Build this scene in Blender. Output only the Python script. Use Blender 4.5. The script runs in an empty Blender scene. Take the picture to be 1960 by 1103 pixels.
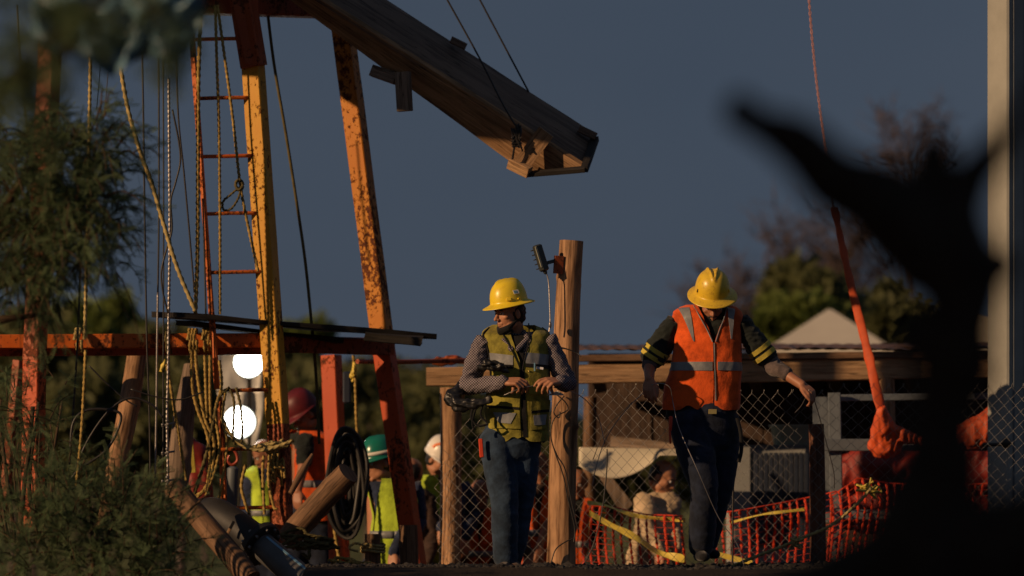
import bpy, math, random
import numpy as np
from mathutils import Vector, Matrix, noise as mnoise
random.seed(7); np.random.seed(7)
SC = bpy.context.scene
COL = SC.collection
R = math.radians
# ------------------------------------------------------------------ camera
CAMZ = 0.30
K = 9420.0            # photo pixels per metre at one metre; 314 px per metre at 30 m
HOR = 1000.0          # row of the horizon in the 1960 x 1103 photograph
def P(px, py, Y):     # a point of the place, from where it is seen and how far off it stands
    return Vector(((px-980.0)*Y/K, Y, CAMZ+(HOR-py)*Y/K))
cd = bpy.data.cameras.new('camera'); cam = bpy.data.objects.new('camera', cd); COL.objects.link(cam)
cam.location = (0, 0, CAMZ); cam.rotation_euler = (R(90), 0, 0)
cd.sensor_width = 36.0; cd.lens = 36.0*K/1960.0
cd.shift_y = (HOR-551.5)/1960.0
cd.clip_start = 0.1; cd.clip_end = 3000
cd.dof.use_dof = True; cd.dof.focus_distance = 30.1; cd.dof.aperture_fstop = 1.9
SC.camera = cam
# ------------------------------------------------------------------ light
SUN_EL, SUN_AZ = R(17.5), R(60)           # azimuth: to the left of straight behind the camera
SUNV = Vector((-math.sin(SUN_AZ)*math.cos(SUN_EL), -math.cos(SUN_AZ)*math.cos(SUN_EL), math.sin(SUN_EL)))
W = bpy.data.worlds.new('World'); SC.world = W; W.use_nodes = True
nt = W.node_tree; nt.nodes.clear()
wo = nt.nodes.new('ShaderNodeOutputWorld'); bg = nt.nodes.new('ShaderNodeBackground')
sky = nt.nodes.new('ShaderNodeTexSky'); sky.sky_type = 'NISHITA'; sky.sun_disc = False
sky.sun_elevation = SUN_EL; sky.sun_rotation = math.atan2(SUNV.x, SUNV.y)
mix = nt.nodes.new('ShaderNodeMixRGB'); mix.inputs[0].default_value = 0.975
tc = nt.nodes.new('ShaderNodeTexCoord'); nz = nt.nodes.new('ShaderNodeTexNoise')
mp = nt.nodes.new('ShaderNodeMapping'); mp.inputs['Scale'].default_value = (6, 6, 16)
nt.links.new(tc.outputs['Generated'], mp.inputs[0]); nt.links.new(mp.outputs[0], nz.inputs['Vector'])
nz.inputs['Scale'].default_value = 1.0; nz.inputs['Detail'].default_value = 3
cr = nt.nodes.new('ShaderNodeValToRGB')
cr.color_ramp.elements[0].position = 0.3; cr.color_ramp.elements[0].color = (0.50, 0.70, 1.08, 1)
cr.color_ramp.elements[1].position = 0.7; cr.color_ramp.elements[1].color = (0.61, 0.81, 1.19, 1)
nt.links.new(nz.outputs['Fac'], cr.inputs[0])
nt.links.new(sky.outputs[0], mix.inputs[1]); nt.links.new(cr.outputs[0], mix.inputs[2])
nt.links.new(mix.outputs[0], bg.inputs[0]); bg.inputs[1].default_value = 0.08
nt.links.new(bg.outputs[0], wo.inputs[0])
sl = bpy.data.lights.new('sun', 'SUN'); sl.energy = 3.4; sl.angle = R(0.5); sl.color = (1.0, 0.63, 0.34)
so = bpy.data.objects.new('sun', sl); COL.objects.link(so)
so.rotation_euler = SUNV.to_track_quat('Z', 'Y').to_euler()
SC.view_settings.view_transform = 'Standard'; SC.view_settings.look = 'None'
SC.view_settings.exposure = 0.0; SC.view_settings.gamma = 1.0
SC.view_settings.use_curve_mapping = False
SC.render.engine = 'CYCLES'

# ------------------------------------------------------------------ materials
def new_mat(name):
    m = bpy.data.materials.new(name); m.use_nodes = True
    n = m.node_tree.nodes; l = m.node_tree.links
    return m, n, l, n['Principled BSDF']
def coords(n, l, uv, scale):
    t = n.new('ShaderNodeTexCoord'); q = n.new('ShaderNodeMapping'); q.inputs['Scale'].default_value = scale
    l.new(t.outputs['UV' if uv else 'Object'], q.inputs[0]); return q.outputs[0]
def noise(n, l, vec, sc, det=4, rough=0.6):
    z = n.new('ShaderNodeTexNoise'); z.inputs['Scale'].default_value = sc
    z.inputs['Detail'].default_value = det; z.inputs['Roughness'].default_value = rough
    l.new(vec, z.inputs['Vector']); return z.outputs['Fac']
def ramp(n, l, fac, stops):
    r = n.new('ShaderNodeValToRGB'); e = r.color_ramp.elements
    while len(e) < len(stops): e.new(0.5)
    for k, (p, c) in enumerate(stops):
        e[k].position = p; e[k].color = (c[0], c[1], c[2], 1) if not isinstance(c, (int, float)) else (c, c, c, 1)
    l.new(fac, r.inputs[0]); return r.outputs[0]
def mixc(n, l, fac, a, b, mode='MIX'):
    x = n.new('ShaderNodeMixRGB'); x.blend_type = mode
    for i, v in ((0, fac), (1, a), (2, b)):
        if isinstance(v, (int, float)): x.inputs[i].default_value = v if i == 0 else (v, v, v, 1)
        elif isinstance(v, tuple): x.inputs[i].default_value = (v[0], v[1], v[2], 1)
        else: l.new(v, x.inputs[i])
    return x.outputs[0]
def bump(n, l, b, h, st, dist):
    x = n.new('ShaderNodeBump'); x.inputs['Strength'].default_value = st; x.inputs['Distance'].default_value = dist
    l.new(h, x.inputs['Height']); l.new(x.outputs[0], b.inputs['Normal'])
def plain(name, c, rough=0.6, metal=0.0, var=0.25, sc=8.0, bmp=0.0, spec=0.5, bscale=60, sheen=0.0):
    m, n, l, b = new_mat(name)
    v = coords(n, l, False, (1, 1, 1)); f = noise(n, l, v, sc)
    lo = tuple(x*(1-var) for x in c); hi = tuple(min(1, x*(1+var)) for x in c)
    l.new(ramp(n, l, f, [(0.3, lo), (0.7, hi)]), b.inputs['Base Color'])
    b.inputs['Roughness'].default_value = rough; b.inputs['Metallic'].default_value = metal
    b.inputs['Specular IOR Level'].default_value = spec
    if sheen: b.inputs['Sheen Weight'].default_value = sheen
    if bmp: bump(n, l, b, noise(n, l, v, bscale, 3), bmp, 0.004)
    return m
def wood(name, c, dark, rough=0.75, stain=0.5, gx=55, gy=3.0):
    m, n, l, b = new_mat(name)
    v = coords(n, l, True, (gx, gy, 1)); g = noise(n, l, v, 1.0, 6, 0.65)
    v2 = coords(n, l, True, (7, 1.6, 1)); s = noise(n, l, v2, 1.3, 5, 0.6)
    base = ramp(n, l, g, [(0.34, dark), (0.52, c), (0.68, tuple(min(1, x*1.18) for x in c))])
    st = ramp(n, l, s, [(0.36, 1-stain), (0.6, 1.0)])
    ck = noise(n, l, coords(n, l, True, (26, 0.9, 1)), 1.0, 3, 0.5)
    crack = ramp(n, l, ck, [(0.485, 1.0), (0.5, 0.35), (0.515, 1.0)])
    kn = noise(n, l, coords(n, l, True, (9, 5, 1)), 1.0, 2, 0.5); knot = ramp(n, l, kn, [(0.70, 1.0), (0.78, 0.4)])
    l.new(mixc(n, l, 1.0, mixc(n, l, 1.0, mixc(n, l, 1.0, base, st, 'MULTIPLY'), crack, 'MULTIPLY'), knot, 'MULTIPLY'), b.inputs['Base Color'])
    b.inputs['Roughness'].default_value = rough; b.inputs['Specular IOR Level'].default_value = 0.25
    bump(n, l, b, g, 0.7, 0.006); return m
def rusty(name, paint, rust=(0.10, 0.03, 0.012), amt=0.5, rough=0.5, sc=9.0):
    m, n, l, b = new_mat(name)
    v = coords(n, l, False, (1, 1, 0.75)); f = noise(n, l, v, sc*4.2, 7, 0.75); g = noise(n, l, v, sc*0.35, 4, 0.6)
    a = n.new('ShaderNodeMath'); a.operation = 'MULTIPLY_ADD'; l.new(g, a.inputs[0]); a.inputs[1].default_value = 0.75; l.new(f, a.inputs[2])
    mask = ramp(n, l, a.outputs[0], [(1.055-0.14*amt, 0.0), (1.085-0.14*amt, 1.0)])
    h = noise(n, l, v, 60, 3)
    pc = ramp(n, l, g, [(0.3, (paint[0]*.85, paint[1]*.66, paint[2]*.6)), (0.65, paint)])
    rc = ramp(n, l, h, [(0.3, tuple(x*0.5 for x in rust)), (0.7, tuple(x*1.7 for x in rust))])
    l.new(mixc(n, l, mask, pc, rc), b.inputs['Base Color'])
    l.new(ramp(n, l, mask, [(0, rough), (1, 0.9)]), b.inputs['Roughness'])
    b.inputs['Specular IOR Level'].default_value = 0.35
    bump(n, l, b, mask, 0.5, -0.003); return m
def cloth(name, c, rough=0.85, weave=420, var=0.2, sheen=0.15, bmp=0.35):
    m, n, l, b = new_mat(name)
    v = coords(n, l, False, (1, 1, 1)); f = noise(n, l, v, 9, 4); f2 = noise(n, l, v, weave, 1)
    lo = tuple(x*(1-var) for x in c); hi = tuple(x*(1+var*0.7) for x in c)
    base = ramp(n, l, f, [(0.3, lo), (0.7, hi)])
    gr = ramp(n, l, noise(n, l, v, 4.5, 6, 0.72), [(0.40, 0.62), (0.56, 1.0)])
    l.new(mixc(n, l, 1.0, mixc(n, l, 0.35, base, ramp(n, l, f2, [(0.3, 0.45), (0.7, 1.0)]), 'MULTIPLY'), gr, 'MULTIPLY'), b.inputs['Base Color'])
    b.inputs['Roughness'].default_value = rough; b.inputs['Sheen Weight'].default_value = sheen
    b.inputs['Specular IOR Level'].default_value = 0.2
    bump(n, l, b, noise(n, l, v, 45, 5), bmp, 0.012); return m
def check_cloth(name, a, bcol, sc=95):
    m, n, l, b = new_mat(name)
    v = coords(n, l, False, (1, 0.02, 1)); ck = n.new('ShaderNodeTexChecker'); ck.inputs['Scale'].default_value = sc
    ck.inputs[1].default_value = (*a, 1); ck.inputs[2].default_value = (*bcol, 1); l.new(v, ck.inputs[0])
    f = noise(n, l, v, 9, 4)
    l.new(mixc(n, l, 1.0, ck.outputs[0], ramp(n, l, f, [(0.3, 0.75), (0.7, 1.0)]), 'MULTIPLY'), b.inputs['Base Color'])
    b.inputs['Roughness'].default_value = 0.9; b.inputs['Specular IOR Level'].default_value = 0.15
    bump(n, l, b, noise(n, l, v, 40, 5), 0.35, 0.012); return m
def leafmat(name, c, trans=0.35, var=0.45, sc=3.5):
    m, n, l, b = new_mat(name)
    v = coords(n, l, False, (1, 1, 1)); f = noise(n, l, v, sc, 4)
    col = ramp(n, l, f, [(0.3, tuple(x*(1-var) for x in c)), (0.7, tuple(x*(1+var) for x in c))])
    l.new(col, b.inputs['Base Color']); b.inputs['Roughness'].default_value = 0.6
    b.inputs['Specular IOR Level'].default_value = 0.2
    t = n.new('ShaderNodeBsdfTranslucent'); l.new(col, t.inputs[0]); mx = n.new('ShaderNodeMixShader'); mx.inputs[0].default_value = trans
    l.new(b.outputs[0], mx.inputs[1]); l.new(t.outputs[0], mx.inputs[2]); l.new(mx.outputs[0], n['Material Output'].inputs[0]); return m
def emis(name, c, s):
    m, n, l, b = new_mat(name); b.inputs['Emission Color'].default_value = (*c, 1); b.inputs['Emission Strength'].default_value = s
    b.inputs['Base Color'].default_value = (*c, 1); return m

M = {}
M['yellow_steel'] = rusty('yellow_steel', (0.66, 0.36, 0.026), amt=0.68)
M['yellow_steel_worn'] = rusty('yellow_steel_worn', (0.60, 0.25, 0.020), amt=1.22)
M['orange_steel'] = rusty('orange_steel', (0.56, 0.09, 0.018), amt=0.75)
M['orange_steel_worn'] = rusty('orange_steel_worn', (0.66, 0.165, 0.022), rust=(0.13, 0.035, 0.012), amt=0.95)
M['rust_steel'] = rusty('rust_steel', (0.38, 0.085, 0.022), rust=(0.11, 0.03, 0.012), amt=1.0)
M['dark_steel'] = plain('dark_steel', (0.025, 0.022, 0.02), 0.5, 0.3, bmp=0.2)
M['rope'] = plain('rope_fibre', (0.36, 0.25, 0.08), 0.9, var=0.5, sc=24, bmp=0.4, spec=0.1)
M['rope_pale'] = plain('rope_pale', (0.42, 0.33, 0.14), 0.9, var=0.35, sc=30, bmp=0.4, spec=0.1)
M['rope_dark'] = plain('rope_dark', (0.12, 0.10, 0.045), 0.9, var=0.3, sc=18, bmp=0.4, spec=0.1)
M['wire_rope'] = plain('steel_cable', (0.28, 0.26, 0.25), 0.4, 0.7, bmp=0.3)
M['black_cable'] = plain('black_cable', (0.018, 0.016, 0.015), 0.45)
M['log'] = wood('peeled_log', (0.50, 0.29, 0.155), (0.15, 0.07, 0.032), stain=0.5, gx=34, gy=2.2)
M['log_dark'] = wood('weathered_shaded_log', (0.26, 0.15, 0.085), (0.10, 0.055, 0.03), stain=0.5)  # weathered wood, darkened further to carry the shade on the crossing log
M['post_red'] = wood('reddish_post', (0.20, 0.085, 0.05), (0.08, 0.035, 0.02), stain=0.4)
M['log_grey'] = wood('grey_log', (0.30, 0.22, 0.16), (0.12, 0.08, 0.055), stain=0.45)
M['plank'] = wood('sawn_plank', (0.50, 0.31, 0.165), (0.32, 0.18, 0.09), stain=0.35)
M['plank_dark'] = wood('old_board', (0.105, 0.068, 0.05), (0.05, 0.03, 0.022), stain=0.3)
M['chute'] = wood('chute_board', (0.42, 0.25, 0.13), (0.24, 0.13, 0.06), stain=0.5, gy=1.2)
M['chute_shaded'] = wood('chute_board_shaded', (0.20, 0.13, 0.09), (0.11, 0.07, 0.05), stain=0.3, gy=1.2)  # darker copy of the chute wood, shade put into its colour
M['board_black'] = wood('tarred_board', (0.035, 0.03, 0.025), (0.015, 0.013, 0.012), stain=0.4)
M['skin'] = plain('skin', (0.42, 0.195, 0.11), 0.5, var=0.12, sc=14, spec=0.35)
M['skin_dark'] = plain('skin_dark', (0.34, 0.15, 0.085), 0.5, var=0.12, sc=14, spec=0.35)
M['hair'] = plain('black_hair', (0.012, 0.009, 0.008), 0.6, bmp=0.6, bscale=160)
M['eye_white'] = plain('eye_white', (0.55, 0.5, 0.46), 0.3, var=0.02)
M['iris'] = plain('iris', (0.02, 0.012, 0.008), 0.2, var=0.02)
M['denim'] = cloth('blue_denim', (0.030, 0.056, 0.100), weave=300, var=0.35)
M['denim_dark'] = cloth('dark_denim', (0.016, 0.024, 0.050), weave=300, var=0.35)
M['check_shirt'] = check_cloth('check_shirt', (0.30, 0.26, 0.265), (0.03, 0.03, 0.06), 120)
M['olive_vest'] = cloth('faded_hi_vis_yellow', (0.31, 0.275, 0.045), var=0.42)
M['orange_vest'] = cloth('hi_vis_orange', (0.88, 0.125, 0.018), var=0.12)
M['lime_vest'] = cloth('hi_vis_lime', (0.55, 0.75, 0.06), var=0.15)
M['grey_tape'] = plain('reflective_tape', (0.22, 0.23, 0.24), 0.45, 0.1, var=0.15, sc=30, bmp=0.3)
M['black_cloth'] = cloth('black_cloth', (0.012, 0.012, 0.014), var=0.3)
M['green_black'] = cloth('black_green_cloth', (0.018, 0.024, 0.022), var=0.3)
M['navy_cloth'] = cloth('navy_cloth', (0.03, 0.045, 0.10), var=0.25)
M['grey_sleeve'] = cloth('heather_grey_cloth', (0.13, 0.10, 0.095), var=0.25)
M['cream_cloth'] = cloth('cream_cloth', (0.62, 0.47, 0.30), var=0.15)
M['brown_cloth'] = cloth('brown_cloth', (0.07, 0.04, 0.03), var=0.3)
M['yellow_band'] = cloth('yellow_band', (0.62, 0.50, 0.08), var=0.1)
M['helmet_yellow'] = plain('yellow_helmet_plastic', (0.82, 0.60, 0.03), 0.27, var=0.08, sc=20)
M['helmet_yellow_dirty'] = None
M['helmet_red'] = plain('red_helmet_plastic', (0.11, 0.008, 0.012), 0.5, var=0.3, sc=16)
M['helmet_green'] = plain('green_helmet_plastic', (0.01, 0.16, 0.12), 0.25, var=0.08)
M['helmet_white'] = plain('white_helmet_plastic', (0.75, 0.72, 0.66), 0.3, var=0.08)
M['orange_stripe'] = plain('orange_stripe', (0.85, 0.2, 0.04), 0.4, var=0.05)
M['white_strip'] = plain('white_strip', (0.7, 0.68, 0.62), 0.5, var=0.1)
M['galv'] = plain('galvanised_wire', (0.24, 0.23, 0.22), 0.42, 0.6, var=0.25, sc=20)
M['grey_paint'] = plain('grey_painted_steel', (0.115, 0.135, 0.155), 0.5, 0.0, var=0.15)
M['pole_paint'] = plain('pale_painted_pole', (0.30, 0.305, 0.28), 0.55, var=0.12, sc=4, bmp=0.2)
M['lampbody'] = plain('lamp_housing', (0.045, 0.05, 0.045), 0.45, 0.3)
M['lampglass'] = plain('lamp_glass', (0.38, 0.38, 0.28), 0.2, var=0.1)
M['lamplit'] = emis('lit_lamp_glass', (1.0, 1.0, 0.88), 30.0)
def lit_glass():   # hottest in the middle of the lens, weaker towards its rim
    m, n, l, b = new_mat('lit_lamp_lens'); v = coords(n, l, False, (7.2, 7.2, 7.2)); g = n.new('ShaderNodeTexGradient'); g.gradient_type = 'SPHERICAL'; l.new(v, g.inputs[0])
    b.inputs['Emission Color'].default_value = (1.0, 1.0, 0.86, 1); b.inputs['Base Color'].default_value = (.6, .6, .55, 1)
    l.new(ramp(n, l, g.outputs['Fac'], [(0.0, 0.010), (0.10, 0.03), (0.24, 0.18), (0.6, 1.0)]), b.inputs['Emission Strength'])
    mm = n.new('ShaderNodeMath'); mm.operation = 'MULTIPLY'; mm.inputs[1].default_value = 34.0; l.new(b.inputs['Emission Strength'].links[0].from_socket, mm.inputs[0]); l.new(mm.outputs[0], b.inputs['Emission Strength']); return m
M['lamplit'] = lit_glass()
M['plastic_sheet'] = plain('translucent_sheet', (0.50, 0.50, 0.47), 0.4, var=0.35, sc=5, bmp=0.7, bscale=9)
M['net_orange'] = plain('orange_netting', (0.62, 0.055, 0.015), 0.5, var=0.15)
M['tape_yellow'] = plain('yellow_tape', (0.75, 0.58, 0.10), 0.5, var=0.25, sc=20)
M['orange_sling'] = plain('orange_fabric', (0.58, 0.085, 0.02), 0.6, var=0.2, bmp=0.5, bscale=20)
M['red_tarp'] = plain('red_tarp', (0.20, 0.014, 0.008), 0.6, var=0.4, sc=4, bmp=0.6, bscale=12)
M['chain_red'] = plain('coppery_chain', (0.62, 0.28, 0.20), 0.4, 0.5)
M['pvc_black'] = plain('black_pipe', (0.020, 0.019, 0.018), 0.55, var=0.35, sc=7, bmp=0.25)
M['pipe_grey'] = plain('grey_pipe', (0.10, 0.10, 0.10), 0.5, var=0.2)
M['pipe_blue'] = plain('blue_pipe_stripe', (0.16, 0.33, 0.48), 0.5, var=0.1)
M['white_panel'] = plain('white_panel', (0.62, 0.56, 0.42), 0.6, var=0.08, sc=3)
M['cabinet_grey'] = plain('grey_cabinet', (0.26, 0.27, 0.26), 0.5, var=0.08)
M['cabinet_blue'] = plain('navy_panel', (0.02, 0.028, 0.048), 0.5, var=0.1)
M['pale_green'] = plain('pale_green_plastic', (0.35, 0.40, 0.31), 0.4, var=0.1)
M['roof_sheet'] = rusty('corrugated_sheet', (0.17, 0.105, 0.07), rust=(0.08, 0.04, 0.022), amt=0.9)
M['tent_white'] = plain('pale_roof_sheet', (0.60, 0.55, 0.45), 0.6, var=0.07, sc=2)
M['blue_plastic'] = plain('blue_plastic_film', (0.10, 0.20, 0.27), 0.35, var=0.5, sc=14, bmp=0.9, bscale=14)
M['bark'] = plain('dark_bark', (0.035, 0.025, 0.018), 0.95, var=0.5, sc=25, bmp=1.0, spec=0.1)
M['twig'] = plain('twig_bark', (0.075, 0.05, 0.032), 0.9, var=0.4, sc=12, spec=0.1)
M['leaf'] = leafmat('mesquite_leaf', (0.115, 0.165, 0.080), 0.45, var=.55)
M['leaf_far'] = leafmat('far_leaf', (0.13, 0.14, 0.06), 0.45, var=.25)
M['leaf_far2'] = leafmat('far_leaf_bright', (0.14, 0.18, 0.045), 0.35)
M['bare_twigs'] = plain('bare_twigs', (0.085, 0.065, 0.062), 0.9, var=0.4, sc=3, spec=0.1)
M['coal'] = plain('dark_gravel', (0.024, 0.021, 0.019), 0.8, var=0.6, sc=40, bmp=0.8, bscale=90)
M['hook_red'] = plain('red_hook', (0.35, 0.06, 0.03), 0.45, 0.2)
M['brass'] = plain('brass', (0.7, 0.55, 0.2), 0.35, 0.8)
M['paper'] = plain('white_paper', (0.72, 0.72, 0.75), 0.8, var=0.04)
# dirt marks on the bowed man's helmet
def dirty_helmet(nm, base, k):
    m, n, l, b = new_mat(nm)
    v = coords(n, l, False, (1, 1, 1)); f = noise(n, l, v, 30, 6, 0.7); g = noise(n, l, v, 90, 4, 0.7)
    a = mixc(n, l, ramp(n, l, f, [(0.52, 0.0), (0.72, 0.75*k)]), base, (0.30, 0.16, 0.03))
    l.new(mixc(n, l, ramp(n, l, g, [(0.62, 0.0), (0.7, 0.7*k)]), a, (0.14, 0.06, 0.02)), b.inputs['Base Color'])
    b.inputs['Roughness'].default_value = 0.33; return m
M['helmet_yellow_dirty'] = dirty_helmet('scuffed_yellow_helmet', (0.72, 0.49, 0.035), 1.0)
M['helmet_yellow'] = dirty_helmet('clean_yellow_helmet', (0.82, 0.62, 0.03), 0.35)

# ------------------------------------------------------------------ object helpers
def tag(o, label=None, cat=None, group=None, kind=None):
    if label: o['label'] = label
    if cat: o['category'] = cat
    if group: o['group'] = group
    if kind: o['kind'] = kind
    return o
def thing(name, loc, label, cat, group=None):
    o = bpy.data.objects.new(name, None); o.location = loc; o.empty_display_size = 0.1; COL.objects.link(o)
    return tag(o, label, cat, group)
def origin(o):
    v = Vector((0, 0, 0))
    while o is not None: v = v + o.location; o = o.parent
    return v
def link_mesh(me, name, mats, parent=None, smooth=True, sharp=None):
    o = bpy.data.objects.new(name, me); COL.objects.link(o)
    for m in (mats if isinstance(mats, (list, tuple)) else [mats]): me.materials.append(m)
    if parent is not None: o.parent = parent
    me.polygons.foreach_set('use_smooth', [bool(smooth)]*len(me.polygons))
    if smooth and sharp: me.set_sharp_from_angle(angle=R(sharp))
    me.update(); return o
def np_mesh(V, F, name, mats, parent=None, smooth=False, mi=None):
    """V (n,3) world, F (m,k) with a fixed number of corners"""
    V = np.asarray(V, dtype=np.float32); F = np.asarray(F, dtype=np.int32)
    if parent is not None: V = V-np.array(origin(parent), dtype=np.float32)
    me = bpy.data.meshes.new(name); me.vertices.add(len(V)); me.vertices.foreach_set('co', V.ravel())
    k = F.shape[1]; me.loops.add(F.size); me.loops.foreach_set('vertex_index', F.ravel())
    me.polygons.add(len(F)); me.polygons.foreach_set('loop_start', np.arange(0, F.size, k, dtype=np.int32))
    me.polygons.foreach_set('loop_total', np.full(len(F), k, dtype=np.int32))
    if mi is not None: me.polygons.foreach_set('material_index', mi)
    me.update(calc_edges=True); me.validate()
    return link_mesh(me, name, mats, parent, smooth)
def frame(d, up=Vector((0, 0, 1))):
    d = d.normalized()
    if abs(d.dot(up)) > 0.97: up = Vector((0, 1, 0)) if abs(d.y) < 0.9 else Vector((1, 0, 0))
    s = d.cross(up).normalized(); u = s.cross(d).normalized(); return s, u
class MB:
    def __init__(s): s.v = []; s.f = []; s.uv = []; s.m = []; s.mi = 0
    def add(s, vs, fs, uvs=None):
        b = len(s.v); s.v.extend(vs)
        for k, f in enumerate(fs):
            s.f.append([b+i for i in f]); s.uv.append(uvs[k] if uvs else [(0, 0)]*len(f)); s.m.append(s.mi)
    def loft(s, rings, closed=True, caps=True, vs=None, us=None):
        n = len(rings[0]); V = [p for r in rings for p in r]; F = []; U = []
        if vs is None:
            vs = [0.0]
            for a, b in zip(rings, rings[1:]):
                vs.append(vs[-1]+(sum(b, Vector())/n-sum(a, Vector())/n).length)
        if us is None:
            us = [0.0]
            r0 = rings[len(rings)//2]
            for j in range(n): us.append(us[-1]+(r0[(j+1) % n]-r0[j]).length)
        for i in range(len(rings)-1):
            for j in range(n if closed else n-1):
                a = i*n+j; b = i*n+(j+1) % n
                F.append([a, b, b+n, a+n]); U.append([(us[j], vs[i]), (us[j+1], vs[i]), (us[j+1], vs[i+1]), (us[j], vs[i+1])])
        if caps and closed:
            F.append(list(range(n))[::-1]); U.append([(p.x*1.0+p.y, p.z) for p in rings[0]][::-1])
            k = (len(rings)-1)*n
            F.append([k+j for j in range(n)]); U.append([(p.x+p.y, p.z) for p in rings[-1]])
        s.add(V, F, U); return s
    def box(s, c, sz, rot=None, ch=0.0):
        c = Vector(c); rot = rot or Matrix.Identity(3)
        x, y, z = [k/2 for k in sz]
        if ch <= 0: ch = min(sz)*0.08
        prof = [(-x+ch, -y), (x-ch, -y), (x, -y+ch), (x, y-ch), (x-ch, y), (-x+ch, y), (-x, y-ch), (-x, -y+ch)]
        rings = []
        for zz, k in ((-z, ch), (-z+ch, 0), (z-ch, 0), (z, ch)):
            rings.append([c+rot @ Vector((px*(1-k/max(x, 1e-5)), py*(1-k/max(y, 1e-5)), zz)) for px, py in prof])
        return s.loft(rings)
    def bar(s, p0, p1, w, d, front=Vector((0, -1, 0)), ch=0.0, seg=1, wob=0.0, seed=0):
        """oriented square bar from p0 to p1, w across the face that looks along front, d deep"""
        p0 = Vector(p0); p1 = Vector(p1); ax = (p1-p0).normalized(); front = Vector(front)
        sd = ax.cross(front).normalized(); fr = sd.cross(ax).normalized()
        x, y = w/2, d/2; ch = ch or min(w, d)*0.07
        prof = [(-x+ch, -y), (x-ch, -y), (x, -y+ch), (x, y-ch), (x-ch, y), (-x+ch, y), (-x, y-ch), (-x, -y+ch)]
        rings = []; L = (p1-p0).length
        for i in range(seg+1):
            t = i/seg; c = p0.lerp(p1, t)
            k = 1.0
            r = []
            for j, (a, b) in enumerate(prof):
                o = Vector((0, 0, 0))
                if wob: o = mnoise.noise_vector(Vector((t*L*2.5+seed*7.1, j*0.4, seed)))*wob
                r.append(c+sd*a*k+fr*b*k+o)
            rings.append(r)
        return s.loft(rings)
    def tube(s, pts, r, n=8, caps=True, sx=1.0, up=Vector((0, 0, 1))):
        pts = [Vector(p) for p in pts]; rs = r if isinstance(r, (list, tuple)) else [r]*len(pts)
        rings = []; ref = None
        for i, p in enumerate(pts):
            d = (pts[min(i+1, len(pts)-1)]-pts[max(i-1, 0)])
            if d.length < 1e-9: d = Vector((0, 0, 1))
            d.normalize()
            if ref is None: a, b = frame(d, up)
            else:
                b = (ref-d*ref.dot(d)).normalized(); a = d.cross(b).normalized()
            ref = b
            rings.append([p+(a*math.cos(2*math.pi*j/n)*sx+b*math.sin(2*math.pi*j/n))*rs[i] for j in range(n)])
        return s.loft(rings, caps=caps)
    def capsule(s, pts, rs, n=14, flat=None, k=3):
        """chain of balls: tube with rounded ends; flat=(dir, factor) squashes along dir"""
        pts = [Vector(p) for p in pts]
        d0 = (pts[1]-pts[0]).normalized(); d1 = (pts[-1]-pts[-2]).normalized()
        P2 = []; R2 = []
        for i in range(k, 0, -1):
            a = i/k*math.pi/2*0.96; P2.append(pts[0]-d0*rs[0]*math.sin(a)); R2.append(rs[0]*math.cos(a))
        P2 += pts; R2 += list(rs)
        for i in range(1, k+1):
            a = i/k*math.pi/2*0.96; P2.append(pts[-1]+d1*rs[-1]*math.sin(a)); R2.append(rs[-1]*math.cos(a))
        if flat is None: return s.tube(P2, R2, n)
        fd, ff = Vector(flat[0]).normalized(), flat[1]
        rings = []
        for i, p in enumerate(P2):
            d = (P2[min(i+1, len(P2)-1)]-P2[max(i-1, 0)]).normalized()
            b = (fd-d*fd.dot(d)).normalized(); a = d.cross(b).normalized()
            rings.append([p+(a*math.cos(2*math.pi*j/n)+b*math.sin(2*math.pi*j/n)*ff)*R2[i] for j in range(n)])
        return s.loft(rings)
    def ball(s, c, r, mat=None, n=16, m=10, sc=(1, 1, 1)):
        c = Vector(c); mat = mat or Matrix.Identity(3); rings = []
        for i in range(m+1):
            a = -math.pi/2+math.pi*(i/m)*0.998+0.003
            rings.append([c+mat @ Vector((math.cos(a)*math.cos(2*math.pi*j/n)*sc[0]*r, math.cos(a)*math.sin(2*math.pi*j/n)*sc[1]*r, math.sin(a)*sc[2]*r)) for j in range(n)])
        return s.loft(rings)
    def mesh(s, name, org=Vector((0, 0, 0))):
        me = bpy.data.meshes.new(name)
        me.from_pydata([tuple(v-org) for v in s.v], [], s.f)
        ul = me.uv_layers.new(name='UVMap'); flat = []
        for u in s.uv:
            for a in u: flat.extend(a)
        ul.data.foreach_set('uv', flat)
        me.polygons.foreach_set('material_index', s.m); me.update(); return me
    def build(s, name, mats, parent=None, smooth=True, sharp=35):
        org = origin(parent) if parent is not None else Vector((0, 0, 0))
        return link_mesh(s.mesh(name, org), name, mats, parent, smooth, sharp)
def smooth_path(pts, n):
    """Catmull-Rom through pts, n samples per span"""
    pts = [Vector(p) for p in pts]
    if len(pts) < 3: return [pts[0].lerp(pts[-1], i/n) for i in range(n+1)]
    q = [pts[0]*2-pts[1]]+pts+[pts[-1]*2-pts[-2]]; out = []
    for i in range(1, len(q)-2):
        a, b, c, d = q[i-1:i+3]
        for k in range(n):
            t = k/n
            out.append(0.5*((2*b)+(c-a)*t+(2*a-5*b+4*c-d)*t*t+(3*b-a-3*c+d)*t**3))
    out.append(pts[-1]); return out
def resample(pts, step):
    out = [pts[0].copy()]; acc = 0.0
    for a, b in zip(pts, pts[1:]):
        L = (b-a).length; t = step-acc
        while t <= L: out.append(a.lerp(b, t/L)); t += step
        acc = (acc+L) % step if L > 0 else acc
    out.append(pts[-1].copy()); return out
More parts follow.
